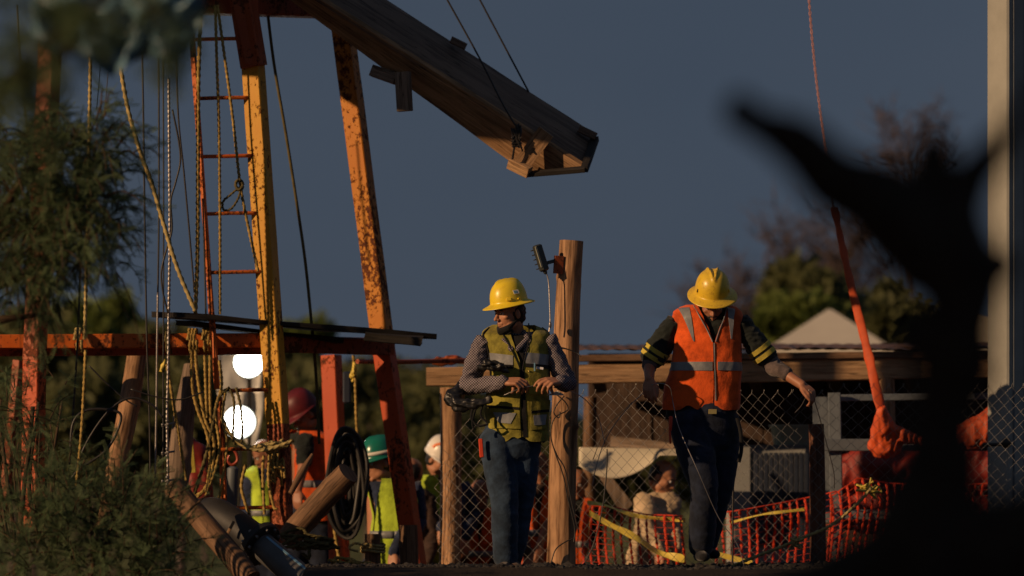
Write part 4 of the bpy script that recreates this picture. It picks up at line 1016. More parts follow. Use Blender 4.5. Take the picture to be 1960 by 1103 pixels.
V, N, F = blob(mb, .011, 3); V = displace(V, N, lambda p, n: nz3(p, 9, 9, 4)*.02-abs(nz3(p, 22, 22, 5, 3))*.035); np_mesh(V, F, 'sling_bag', M['orange_sling'], sl_, True)
chn = thing('lifting_chain', P(1597, 396, 33.2), 'thin coppery chain hanging from above the frame down to the orange sling', 'chain')
pts = resample(smooth_path([P(1544, -60, 33.2), P(1556, 90, 33.2), P(1572, 230, 33.2), P(1596, 398, 33.2)], 10), .021)
lk = None
for i, (a, b) in enumerate(zip(pts, pts[1:])):
    if lk is None:
        mb = MB(); r_, hl = .0065, .010; loop = []
        for j in range(12):
            t = 2*math.pi*j/12; loop.append(Vector((math.cos(t)*r_, 0, math.sin(t)*r_+(hl*.55 if math.sin(t) > 0 else -hl*.55))))
        loop.append(loop[0]); mb.tube(loop, .0028, 5, caps=False, up=Vector((0, 1, 0))); lk = mb.mesh('chain_link'); lk.materials.append(M['chain_red'])
        for p_ in lk.polygons: p_.use_smooth = True
    o = bpy.data.objects.new('chain_link', lk); COL.objects.link(o); o.parent = chn; o.location = (a+b)/2-chn.location
    o.rotation_euler = ((b-a).to_track_quat('Z', 'X').to_matrix() @ Matrix.Rotation(R(90*(i % 2)+30), 3, 'Z')).to_euler()
# red tarps behind the frame
mb = MB(); mb.capsule([P(1625, 905, 34.6), P(1690, 890, 34.6), P(1800, 900, 34.6), P(1930, 895, 34.6)], [.16, .22, .2, .24], 18); mb.capsule([P(1630, 980, 34.7), P(1760, 960, 34.7), P(1930, 960, 34.7)], [.16, .22, .22], 18)
V, N, F = blob(mb, .02, 3); V = displace(V, N, lambda p, n: nz3(p, 5, 5, 5)*.06-abs(nz3(p, 12, 12, 7, 3))*.05); c = V.mean(axis=0); o = np_mesh(V-c, F, 'red_tarpaulin', M['red_tarp'], None, True); o.location = Vector(c.tolist()); tag(o, 'heaped dark red tarpaulin behind the lower rail of the steel frame', 'tarpaulin')
# far pavilion
pav = thing('pavilion', P(1590, 700, 52), 'pavilion with pale four sided pointed roof beyond the shed', 'pavilion')
mb = MB(); ap = P(1588, 590, 53); bz = P(0, 668, 52).z; xl = P(1466, 0, 52).x; xr = P(1712, 0, 52).x
cs = [Vector((xl, 52, bz)), Vector((xr, 52, bz)), Vector((xr, 54.6, bz)), Vector((xl, 54.6, bz))]
mb.loft([[v-Vector((0, 0, .08)) for v in cs], cs, [v.lerp(ap, .97) for v in cs]]); mb.build('roof', M['tent_white'], pav, sharp=10)
for v in cs: mb = MB(); mb.bar((v.x*.98+.05, v.y, -.9), (v.x*.98+.05, v.y, bz-.07), .1, .1); mb.build('post', M['grey_paint'], pav)
mb = MB(); mb.bar(P(1812, 728, 40), P(1900, 752, 40), .02, 1.2, Vector((0, -.3, 1)), seg=2); single(mb, 'pale_roof_board', M['tent_white'], 'small pale roof edge sloping down beside the tall steel column', 'board')
# tall steel column on the right
colm = thing('steel_column', P(1920, 1100, 31.6), 'tall pale steel column at the right edge, sunlit on its left face', 'column')
rot = Matrix.Rotation(R(-52), 3, 'Z')
mb = MB(); mb.box((P(1930, 0, 31.75).x, 31.75, 1.6), (.2, .2, 4.4), rot, .012); mb.build('shaft', M['pole_paint'], colm)
for dx in (-.05, .05):
    mb = MB(); mb.box(Vector((P(1930, 0, 31.75).x, 31.75, 1.6))+rot @ Vector((.103, dx, 0)), (.012, .012, 4.38), rot, .003); mb.build('seam_strip', M['grey_paint'], colm)
mb = MB(); mb.tube([P(1881, 852, 31.55), P(1910, 851, 31.5), P(1930, 849, 31.5)], .012, 8); mb.ball(P(1926, 848, 31.5), .035); mb.build('tie_wire', M['dark_steel'], colm)

# ------------------------------------------------------------------ orange safety netting
def net(name, tab, bot, label, Y=33.4, seed=0, dense=15.5, amp=.09):
    mb = MB(); rnd = random.Random(seed)
    def top(px):
        for a, b in zip(tab, tab[1:]):
            if a[0] <= px <= b[0]: return a[1]+(b[1]-a[1])*(px-a[0])/(b[0]-a[0])
        return tab[-1][1]
    def q(px, v): # v in rows under the top
        t = top(px); y = t+v
        p = P(px+4*math.sin(y*.03+px*.01), y, Y); p.y += amp*mnoise.noise(Vector((px*.012, y*.01, seed)))*4; return p
    px = tab[0][0]
    while px < tab[-1][0]:
        pts = [q(px, v) for v in np.arange(0, bot-top(px), 3.5)]
        rs = [.0022+.0090*abs(math.sin(i*3.5*math.pi/12.0)) for i in range(len(pts))]
        if len(pts) > 2: mb.tube(pts, rs, 6, up=Vector((0, 1, 0)))
        px += dense*(.9+.25*((int(px)*7) % 5)/5)
    for v in np.arange(0, 140, 12.0):
        pts = [q(x, v) for x in np.arange(tab[0][0], tab[-1][0], 7) if top(x)+v < bot]
        if len(pts) > 2: mb.tube(pts, .0015 if v else .005, 4)
    return single(mb, name, M['net_orange'], label, 'netting', 'orange barrier netting')
net('barrier_netting', [(1120, 966), (1180, 972), (1240, 985), (1312, 988)], 1108, 'bright orange plastic barrier netting left of the bowed man, sunlit', seed=1)
net('barrier_netting', [(1368, 984), (1430, 975), (1500, 962), (1560, 950), (1602, 940)], 1100, 'orange barrier netting sloping up in front of the blue cabinet', seed=2)
net('barrier_netting', [(1590, 950), (1640, 915), (1700, 925), (1800, 930), (1900, 925)], 1090, 'dim orange barrier netting behind the steel frame rails', seed=3)
def ribbon(pts, w, name, mat, label, cat, tw=1.0, seed=0):
    pts = resample(smooth_path(pts, 10), .02); mb = MB(); g0 = []; g1 = []
    for i, p in enumerate(pts):
        a = mnoise.noise(Vector((i*.06*tw, seed, 0)))*2.2; d = Vector((0, math.sin(a), math.cos(a)))*w*(.55+.45*abs(mnoise.noise(Vector((i*.1, seed, 5))))); n = Vector((0, math.cos(a), -math.sin(a)))*.0015
        g0.append([p-d/2+n, p+n*2.2, p+d/2+n]); g1.append([p-d/2-n, p-n, p+d/2-n])
    shell(mb, g0, g1); o = single(mb, name, mat, label, cat); return fix_normals(o)
ribbon([P(1124, 962, 33.2), P(1160, 968, 33.2), P(1220, 988, 33.25), P(1312, 996, 33.2)], .05, 'caution_tape', M['tape_yellow'], 'yellow tape woven along the top edge of the sunlit netting', 'tape', seed=1)
ribbon([P(1128, 982, 33.1), P(1165, 1003, 33.1), P(1215, 1028, 33.1), P(1262, 1058, 33.15), P(1310, 1070, 33.1)], .07, 'caution_tape', M['tape_yellow'], 'broad yellow tape sagging diagonally across the sunlit netting', 'tape', seed=2)
ribbon([P(1127, 955, 33.1), P(1129, 990, 33.1), P(1126, 1040, 33.1), P(1132, 1095, 33.1)], .04, 'caution_tape', M['tape_yellow'], 'yellow tape hanging straight down the left end of the netting', 'tape', seed=3)
ribbon([P(1372, 1060, 33.1), P(1400, 1068, 33.1), P(1440, 1078, 33.1)], .05, 'caution_tape', M['tape_yellow'], 'short yellow tape low down just right of the bowed man', 'tape', seed=4)
ribbon([P(1400, 1000, 33.1), P(1460, 985, 33.1), P(1540, 975, 33.1)], .03, 'caution_tape', M['tape_yellow'], 'thin yellow tape across the netting in front of the cabinet', 'tape', seed=5)
# ------------------------------------------------------------------ ropes, cables, hoses, logs at the derrick
def rope(pts, r, mat, label, cat='rope', name='rope', Y=31.5, laid=True, group='ropes hanging in the derrick'):
    mb = MB(); q = [P(p[0], p[1], p[2] if len(p) > 2 else Y) for p in pts]
    if laid: rope_mb(mb, q, r)
    else: mb.tube(smooth_path(q, 8), r, 7)
    return single(mb, name, M[mat], label, cat, group, sharp=None)
rope([(209, -30), (222, 70), (243, 200), (268, 290), (290, 350), (312, 425), (340, 515), (374, 596)], .0165, 'rope_pale', 'thick yellow rope sweeping from top left down to the black board', Y=31.2)
rope([(176, -30), (173, 120), (171, 240), (169, 350), (166, 480), (162, 650)], .0135, 'rope_pale', 'yellow rope hanging straight in front of the left tree', Y=31.3)
rope([(164, 670), (160, 760), (155, 840), (146, 930)], .0125, 'rope', 'yellow rope hanging below the orange beam at the far left', Y=31.3)
rope([(384, 20), (380, 150), (379, 300), (378, 480), (374, 600)], .0155, 'rope', 'thick rope hanging beside the ladder rail', Y=31.6)
rope([(412, 10), (415, 120), (419, 240), (421, 420), (421, 602)], .0115, 'rope', 'rope hanging straight down inside the ladder', Y=31.75)
rope([(416, 10), (430, 110), (446, 230), (458, 340), (470, 410), (494, 520)], .0115, 'rope', 'slanting rope inside the ladder that carries a knot', Y=31.75)
rope([(508, -10), (524, 120), (546, 250), (565, 370), (584, 500), (598, 640), (606, 740), (611, 850)], .0105, 'rope_dark', 'dark olive rope slanting between the two yellow legs', Y=32.6, laid=False)
# knot with loop
mb = MB(); c = P(458, 354, 31.7); rnd = random.Random(2)
for k in range(5):
    pts = [c+Vector((math.cos(t+k)*.026*rnd.uniform(.7, 1.1), rnd.uniform(-.02, .01), math.sin(t+k)*.036*rnd.uniform(.7, 1.1))) for t in (0, 1.3, 2.6, 3.9)]; rope_mb(mb, pts, .0105)
rope_mb(mb, [P(454, 362, 31.7), P(440, 374, 31.7), P(427, 386, 31.7), P(428, 402, 31.7), P(442, 400, 31.7), P(455, 382, 31.7), P(460, 366, 31.7)], .009)
single(mb, 'rope_knot', M['rope_dark'], 'fist sized rope knot with a loose loop inside the ladder', 'knot', sharp=None)
for pts, r, m, lab in (
    ([(270, -20), (274, 200), (277, 420), (281, 650), (286, 800), (288, 935)], .0062, 'black_cable', 'black cable, leftmost of the thin bundle left of the ladder'),
    ([(303, -20), (304, 200), (304, 420), (302, 560)], .006, 'black_cable', 'black upper length of the pale cable left of the ladder'),
    ([(302, 560), (301, 640), (299, 800), (297, 935)], .007, 'wire_rope', 'pale steel lower length of cable below the tree line'),
    ([(312, 60), (313, 300), (313, 500), (312, 920)], .0052, 'black_cable', 'thin black line beside the braided cable'),
    ([(336, -20), (340, 200), (352, 330), (362, 440), (372, 560)], .006, 'black_cable', 'dark line slanting towards the ladder foot'),
    ([(388, 380), (391, 480), (394, 604)], .006, 'black_cable', 'black line hidden between rope and ladder rail'),
    ([(158, 380), (154, 500), (149, 640), (142, 760), (132, 905)], .0068, 'black_cable', 'dark cable hanging behind the left yellow rope'),
    ([(33, 10), (37, 90), (44, 170), (52, 250)], .0062, 'black_cable', 'black line at the top left corner of the derrick'),
    ([(197, 60), (192, 130), (185, 210)], .003, 'black_cable', 'hair thin line left of the thick swept rope'),
    ([(212, 80), (206, 150), (200, 220)], .003, 'black_cable', 'hair thin line nearest the thick swept rope')):
    rope(pts, r, m, lab, 'cable', 'cable', Y=31.7, laid=False, group='thin cables hanging in the derrick')
rope([(323, 150), (324, 300), (325, 450), (323, 600), (322, 700), (320, 800), (322, 925)], .0105, 'wire_rope', 'thick braided steel cable left of the ladder', 'cable', 'steel_cable', Y=31.5)
rope([(330, 210), (342, 270), (345, 310), (336, 350), (327, 385), (329, 440), (318, 480), (309, 520), (312, 560), (322, 600)], .0062, 'black_cable', 'looping black wire wound about the braided cable', 'cable', 'cable', Y=31.45, laid=False)
# clamps on the braided cable
for y in (812, 866, 920):
    mb = MB(); mb.tube([P(310, y+4, 31.45), P(322, y, 31.42), P(334, y-2, 31.45)], .007, 7); mb.ball(P(320, y-6, 31.41), .012); mb.ball(P(320, y+7, 31.41), .011); mb.ball(P(311, y+1, 31.43), .009)
    single(mb, 'cable_clamp', M['galv'], {812: 'shiny wire clamp, topmost on the braided cable', 866: 'wire clamp, middle one on the braided cable', 920: 'wire clamp, lowest on the braided cable by the log'}[y], 'clamp', 'cable clamps')
# turns round the beam and hanging bundles
def wrap(cx, cy, Y, ry, rx, turns, r, mat, label, nm='rope_hitch'):
    mb = MB(); pts = []
    for i in range(int(turns*12)+1):
        t = 2*math.pi*i/12; pts.append(P(cx, cy, Y)+Vector((rx*(i/(turns*12)-.5)+.004*math.sin(i), -math.cos(t)*.085, math.sin(t)*ry)))
    rope_mb(mb, pts, r); return single(mb, nm, M[mat], label, 'rope', 'rope hitches on the derrick', sharp=None)
wrap(152, 652, 31.95, .075, .05, 2, .013, 'rope_pale', 'rope hitched twice round the orange beam near the left tree')
wrap(370, 652, 32.0, .07, .06, 3, .0135, 'rope', 'rope hitch round the beam right below the swept rope')
wrap(398, 652, 32.0, .075, .06, 3, .0135, 'rope', 'rope hitch round the beam beside the ladder')
wrap(322, 655, 32.0, .07, .03, 2, .010, 'rope_dark', 'dark hitch round the beam at the braided cable')
for pts, r, m, lab in (
    ([(366, 670), (368, 740), (380, 790), (396, 830), (402, 880), (395, 950)], .0135, 'rope', 'rope of the bundle, leftmost below the beam'),
    ([(374, 670), (378, 720), (392, 800), (410, 850), (400, 920), (372, 955), (360, 930)], .0135, 'rope', 'rope of the bundle curling back to the log'),
    ([(392, 680), (394, 740), (396, 800)], .012, 'rope', 'short rope of the bundle in front of the post'),
    ([(402, 680), (402, 760), (404, 810)], .012, 'rope', 'short rope of the bundle, right one of the pair'),
    ([(420, 690), (424, 740), (412, 790), (420, 860), (400, 930), (372, 950)], .0125, 'rope', 'long rope of the bundle falling to the leaning log'),
    ([(440, 742), (420, 760), (410, 800), (395, 870), (372, 946)], .015, 'rope_dark', 'thick dark rope falling left from the ladder rung'),
    ([(318, 690), (330, 760), (345, 850), (356, 920)], .0125, 'rope', 'rope slanting from the beam to the leaning log'),
    ([(432, 745), (426, 800), (434, 850), (424, 930), (414, 975)], .011, 'rope', 'rope falling beside the ladder foot'),
    ([(470, 890), (462, 930), (470, 965), (478, 985)], .013, 'rope', 'rope curling down beside the grey pipe'),
    ([(425, 800), (440, 830), (470, 856), (505, 862), (540, 852), (562, 842)], .0155, 'rope_pale', 'pale rope slung from the ladder to the yellow leg'),
    ([(440, 745), (448, 770), (446, 830), (449, 852)], .011, 'rope_dark', 'dark rope strand in front of the lit lamp, left one'),
    ([(452, 742), (460, 775), (464, 820), (462, 850)], .011, 'rope_dark', 'dark rope strand in front of the lit lamp, right one'),
    ([(505, 872), (503, 905), (506, 985)], .012, 'rope', 'rope strand hanging left of the rusty leg foot'),
    ([(516, 870), (514, 920), (524, 970), (530, 975)], .012, 'rope', 'rope strand hanging in front of the rusty leg foot'),
    ([(628, 900), (634, 970), (644, 1040), (650, 1075)], .0135, 'rope', 'rope hanging out of the black hose coil'),
    ([(676, 680), (680, 730), (682, 800), (684, 830)], .0125, 'rope', 'rope hanging from the yellow knot by the orange post')):
    rope(pts, r, m, lab, 'rope', Y=31.8 if pts[0][0] < 600 else 33.7, group='loose rope ends under the beam')
def tangle(name, cx, cy, Y, sx, sz, n, r, mat, label, seed=0):
    mb = MB(); rnd = random.Random(seed); c = P(cx, cy, Y)
    for k in range(n):
        pts = [c+Vector((rnd.gauss(0, .5)*sx, rnd.uniform(-.04, .04), rnd.gauss(0, .5)*sz)) for _ in range(5)]; rope_mb(mb, pts, r)
    return single(mb, name, M[mat], label, 'rope', sharp=None)
tangle('rope_tangle', 520, 855, 31.85, .12, .035, 6, .012, 'rope_pale', 'tangled pale rope lashed round the foot of the yellow leg', 1)
tangle('rope_tangle', 528, 900, 31.85, .05, .16, 7, .010, 'rope', 'loose hanging tangle of rope on the rusty leg foot', 2)
tangle('rope_tangle', 676, 715, 33.7, .02, .05, 4, .010, 'tape_yellow', 'bright yellow cord knotted beside the orange post', 3)
tangle('rope_tangle', 600, 1040, 31.6, .20, .07, 8, .013, 'rope_dark', 'muddy rope heaped on the black pipe flange', 4)
tangle('rope_tangle', 650, 1085, 31.6, .16, .05, 6, .013, 'rope', 'rope ends trailing on the ground right of the pipe', 5)
mb = MB()
for k in range(3): rope_mb(mb, [P(714, 1048, 32.5)+Vector((math.cos(t)*.075, math.sin(t)*.075, -.025+k*.02+.006*math.sin(t*2))) for t in np.arange(0, 6.6, .5)], .011)
rope_mb(mb, [P(700, 1046, 32.42), P(680, 1040, 32.4), P(668, 1050, 32.4), P(686, 1056, 32.4)], .010)
single(mb, 'rope_lashing', M['rope_pale'], 'pale rope lashed round the stub post before the green helmeted man', 'rope', sharp=None)
rope([(318, 690), (312, 700), (308, 712)], .016, 'tape_yellow', 'short frayed yellow rope end under the beam', 'rope', 'frayed_rope_end', Y=31.7)
# dark hoses in arcs on the left
for pts, r, lab in (([(128, 930), (150, 900), (205, 860), (232, 800), (210, 785), (165, 786), (140, 810), (134, 870)], .009, 'dark hose looping between shrub and leaning log'),
                    ([(140, 905), (170, 840), (210, 785), (250, 762), (290, 775), (312, 800)], .008, 'dark hose arching in front of the leaning log'),
                    ([(170, 700), (205, 735), (240, 765), (262, 778)], .005, 'thin dark wire sagging under the orange beam'),
                    ([(250, 745), (300, 760), (345, 765), (390, 750)], .005, 'thin wire slung between the two leaning logs')):
    rope(pts, r, 'black_cable', lab, 'hose', 'hose', Y=31.4, laid=False, group='black hoses at the derrick foot')
# logs
def log(name, pts, rs, mat, label, seed, Y=None, cat='log', **k):
    mb = MB(); log_mb(mb, [P(*p) for p in pts], rs, 26, seed=seed, wob=.07, step=.02, knots=5); return single(mb, name, M[mat], label, cat, sharp=55)
log('leaning_log', [(262, 680, 32.6), (245, 790, 32.4), (225, 880, 32.2), (205, 990, 32.0), (196, 1040, 31.9)], [.066, .068, .066, .062, .06], 'log', 'peeled log leaning under the orange beam at the left', 11)
log('leaning_log', [(366, 700, 32.9), (352, 800, 32.8), (342, 900, 32.7), (336, 960, 32.6)], [.05, .072, .074, .07], 'log_grey', 'grey tapered log standing among the ropes', 12)
log('fallen_log', [(330, 930, 31.0), (385, 995, 30.9), (440, 1060, 30.8), (480, 1110, 30.7)], [.066, .07, .072, .07], 'log_dark', 'thick brown log lying diagonally above the black pipe', 13)
log('crossing_log', [(667, 905, 31.6), (620, 955, 31.7), (568, 1012, 31.8), (545, 1040, 31.8)], [.078, .08, .078, .074], 'log_dark', 'log end pointing up in front of the hose coil', 14)
log('stub_post', [(713, 1022, 32.5), (714, 1130, 32.5)], [.052, .056], 'log_dark', 'short stub post with rope lashed round it', 15, cat='post')
log('stub_post', [(782, 1005, 32.6), (784, 1130, 32.6)], [.06, .062], 'log_dark', 'dark stub post against the orange leg foot', 16, cat='post')
log('split_timber', [(556, 945, 31.7), (580, 900, 31.75), (598, 870, 31.8)], [.018, .022, .010], 'log_dark', 'splintered pale timber below the red helmeted man', 17, cat='timber')
# black pipe with flange
pipe = thing('black_pipe', P(540, 1110, 31.0), 'large black pipe with bolted flange and a blue stripe at the lower left', 'pipe')
mb = MB(); A, B, C2 = P(415, 985, 31.5), P(497, 1042, 31.2), P(610, 1135, 30.9)
mb.tube(smooth_path([P(385, 985, 31.7), A, P(455, 1010, 31.35), B], 8), .105, 36); mb.build('pipe_section', M['pvc_black'], pipe)
ax = (C2-B).normalized(); s_, u_ = frame(ax)
mb = MB(); mb.tube([B-ax*.025, B-ax*.018, B+ax*.018, B+ax*.025], [.145, .155, .155, .145], 40); fln = mb.build('flange', M['pvc_black'], pipe)
for k in range(10):
    t = 2*math.pi*k/10; mb = MB(); c = B+(s_*math.cos(t)+u_*math.sin(t))*.13; mb.tube([c-ax*.04, c+ax*.042], .011, 6); mb.build('bolt', M['galv'], fln)
mb = MB(); mb.tube([B+ax*.02, B+ax*.05, C2], [.09, .088, .088], 36); mb.build('pipe_section', M['pipe_grey'], pipe)
mb = MB(); dn = (s_*.1+u_*.9-Vector((0, .3, 0))); dn = (dn-ax*dn.dot(ax)).normalized(); mb.bar(B+ax*.045+dn*.0885, C2+dn*.0885, .018, .004, dn); mb.build('blue_stripe', M['pipe_blue'], pipe)
mb = MB(); mb.bar(P(434, 1024, 31.15), P(448, 998, 31.15), .018, .02); single(mb, 'wood_sliver', M['plank'], 'pale sliver of wood lying on the black pipe', 'wood sliver')
# coil of black hose
for k in range(14):
    mb = MB(); rx, rz = .135-.0085*k, .37-.016*k; c = P(664, 925, 32.9+(k*5 % 14)*.022); pts = []
    for i in range(33):
        t = 2*math.pi*i/32; pts.append(c+Vector((math.cos(t)*rx+.01*math.sin(3*t+k), .02*math.sin(t*2+k), math.sin(t)*rz)))
    mb.tube(pts, .014, 8, caps=False)
    if k == 0: coil = thing('hose_coil', P(664, 1050, 33), 'tall hanging coil of black hose behind the log end', 'hose coil')
    mb.build('hose_turn', M['pvc_black'], coil)
# hoist: grey cylinder with red hook
ho = thing('hoist', P(446, 975, 32.6), 'grey cylinder hanging from a small red hook under the ladder rung', 'hoist')
mb = MB(); mb.tube([P(446, 893, 32.6), P(446, 897, 32.6), P(442, 975, 32.6), P(442, 978, 32.6)], [.02, .038, .042, .036], 20); mb.build('cylinder', M['grey_paint'], ho)
mb = MB(); mb.tube(smooth_path([P(444, 858, 32.5), P(452, 868, 32.5), P(454, 882, 32.5), P(444, 890, 32.5), P(436, 882, 32.5), P(439, 872, 32.5)], 6), .010, 8); mb.build('hook', M['hook_red'], ho)
# wires in the hands and on the post
def wire(pts, r, mat, label, Y=30.3):
    mb = MB(); mb.tube(smooth_path([P(p[0], p[1], p[2] if len(p) > 2 else Y) for p in pts], 8), r, 6); single(mb, 'wire', M[mat], label, 'wire', sharp=None)
wire([(964, 757, 29.74), (985, 748, 29.72), (1003, 742, 29.74), (1030, 738, 29.76), (1040, 741, 29.78)], .0028, 'wire_rope', 'short wire stretched between the hands of the man in the faded vest')
wire([(1060, 742, 29.8), (1085, 746, 29.9), (1120, 765, 30.1), (1145, 800, 30.3), (1158, 850, 30.3)], .0028, 'wire_rope', 'wire running right from the hand of the man in the faded vest')
wire([(1246, 744, 30.4), (1225, 758, 30.4), (1190, 795, 30.4), (1160, 840, 30.4), (1142, 890, 30.4), (1134, 930, 30.4)], .003, 'wire_rope', 'wire curving down left from the hand of the bowed man')
wire([(1238, 740, 30.4), (1262, 734, 30.36), (1282, 742, 30.34), (1288, 770, 30.36), (1300, 820, 30.3), (1335, 900, 30.25), (1375, 990, 30.3), (1410, 1040, 30.3), (1425, 1085, 30.3)], .003, 'wire_rope', 'wire looping over the orange vest and down past the legs')
wire([(1553, 748, 30.4), (1566, 790, 30.45), (1585, 860, 30.5), (1596, 905, 30.5), (1597, 935, 30.5)], .003, 'black_cable', 'wire hanging from the outstretched hand of the bowed man')
wire([(1549, 746, 30.4), (1535, 775, 30.5), (1522, 790, 30.6)], .0025, 'wire_rope', 'short wire end below the outstretched hand')
for pts, lab in (([(1061, 752), (1082, 770), (1086, 785), (1062, 800), (1054, 830), (1062, 865), (1078, 910), (1086, 950), (1100, 1010), (1098, 1040)], 'dark cable winding down the front of the tall post'),
                 ([(1080, 758), (1066, 775), (1060, 790), (1070, 800), (1072, 788)], 'small loops of dark cable on the tall post'),
                 ([(1052, 1090), (1062, 1055), (1078, 1040), (1098, 1030)], 'dark twig of cable at the foot of the tall post'),
                 ([(1060, 858), (1068, 875), (1082, 900), (1094, 960), (1108, 1020)], 'thin light cable beside the dark one on the tall post')):
    wire(pts, .0045 if 'dark' in lab else .003, 'black_cable' if 'dark' in lab else 'wire_rope', lab, Y=30.62)
wire([(1162, 860, 31.1), (1161, 905, 31.1), (1152, 980, 31.1), (1135, 1045, 31.1), (1118, 1080, 31.1)], .004, 'black_cable', 'dark wire curving down the fence right of the tall post')
wire([(1135, 880, 31.1), (1160, 820, 31.1), (1210, 770, 31.1)], .003, 'black_cable', 'thin dark wire crossing the upper fence')
wire([(1405, 880, 31.1), (1403, 960, 31.1), (1402, 1090, 31.1)], .006, 'black_cable', 'black strap hanging straight down beside the bowed man\'s rear leg')
wire([(1068, 664, 30.66), (1085, 668, 30.66), (1104, 676, 30.66), (1112, 682, 30.64)], .0035, 'black_cable', 'short wire end twisted round the tall post at shoulder height')
mb = MB(); a = [P(1047, 757, 29.9), P(1060, 752, 29.88), P(1068, 749, 29.88), P(1080, 757, 29.9), P(1066, 757, 29.86)]; mb.loft([a, [v+Vector((0, .02, .004)) for v in a]]); single(mb, 'paper_scrap', M['white_strip'], 'small white scrap below the right hand of the man in the faded vest', 'scrap')
# rope stretched low across the right
rope([(1385, 1092, 30.9), (1440, 1068, 30.9), (1500, 1045, 30.9), (1530, 1032, 30.9), (1590, 1006, 30.9), (1640, 965, 30.9), (1668, 935, 30.9)], .012, 'rope_pale', 'pale rope rising to the right across the lower fence', group=None)
tangle('rope_knot', 1524, 1036, 30.85, .05, .045, 5, .009, 'rope_pale', 'bulky knot in the low rope before the reddish post', 7)
tangle('rope_knot', 1662, 938, 31.0, .09, .06, 7, .009, 'tape_yellow', 'yellowish rope knot with loose ends tied on the fence at the right', 8)
# ------------------------------------------------------------------ lit work lamps with plastic sheet behind
def work_lamp(cx, cy, Y, r, label):
    t = thing('work_lamp', P(cx, cy, Y), label, 'lamp', 'lit work lamps under the derrick'); c = P(cx, cy, Y)
    mb = MB(); n = 32; mb.loft([[c+Vector((math.cos(2*math.pi*j/n)*q, d, math.sin(2*math.pi*j/n)*q)) for j in range(n)] for q, d in ((r*.4, .16), (r*.95, .06), (r*1.06, 0), (r*1.0, -.005), (r*.9, .03))]); mb.build('reflector', M['lampbody'], t)
    mb = MB(); mb.ball(c+Vector((0, .0, 0)), r*.98, n=32, sc=(1, .22, 1)); mb.build('lamp_glass', M['lamplit'], t)
    mb = MB(); mb.bar(c+Vector((0, .1, -r*.9)), Vector((c.x, c.y+.1, -.9)), .03, .03); mb.build('stand', M['dark_steel'], t)
work_lamp(476, 694, 37.5, .118, 'lit round work lamp half hidden by the orange beam')
work_lamp(458, 808, 37.0, .128, 'lit round work lamp behind the rope strands by the ladder')
for pts, lab, sd in (([(412, 676), (505, 676), (500, 745), (415, 750)], 'pale translucent sheet hanging round the upper lamp', 1), ([(415, 752), (512, 745), (490, 870), (425, 790)], 'pale translucent sheet hanging round the lower lamp', 2)):
    mb = MB(); g0 = []; g1 = []; a, b, c, d = [P(x, y, 38.0) for x, y in pts]
    for i in range(13):
        r0 = []; r1 = []
        for j in range(13):
            p = a.lerp(b, j/12).lerp(d.lerp(c, j/12), i/12); p = p+Vector((0, .10*mnoise.noise(Vector((p.x*9, 0, p.z*3+sd))), 0)); r0.append(p); r1.append(p+Vector((0, .004, 0)))
        g0.append(r0); g1.append(r1)
    shell(mb, g0, g1); fix_normals(single(mb, 'plastic_sheet', M['plastic_sheet'], lab, 'sheet', sharp=None))
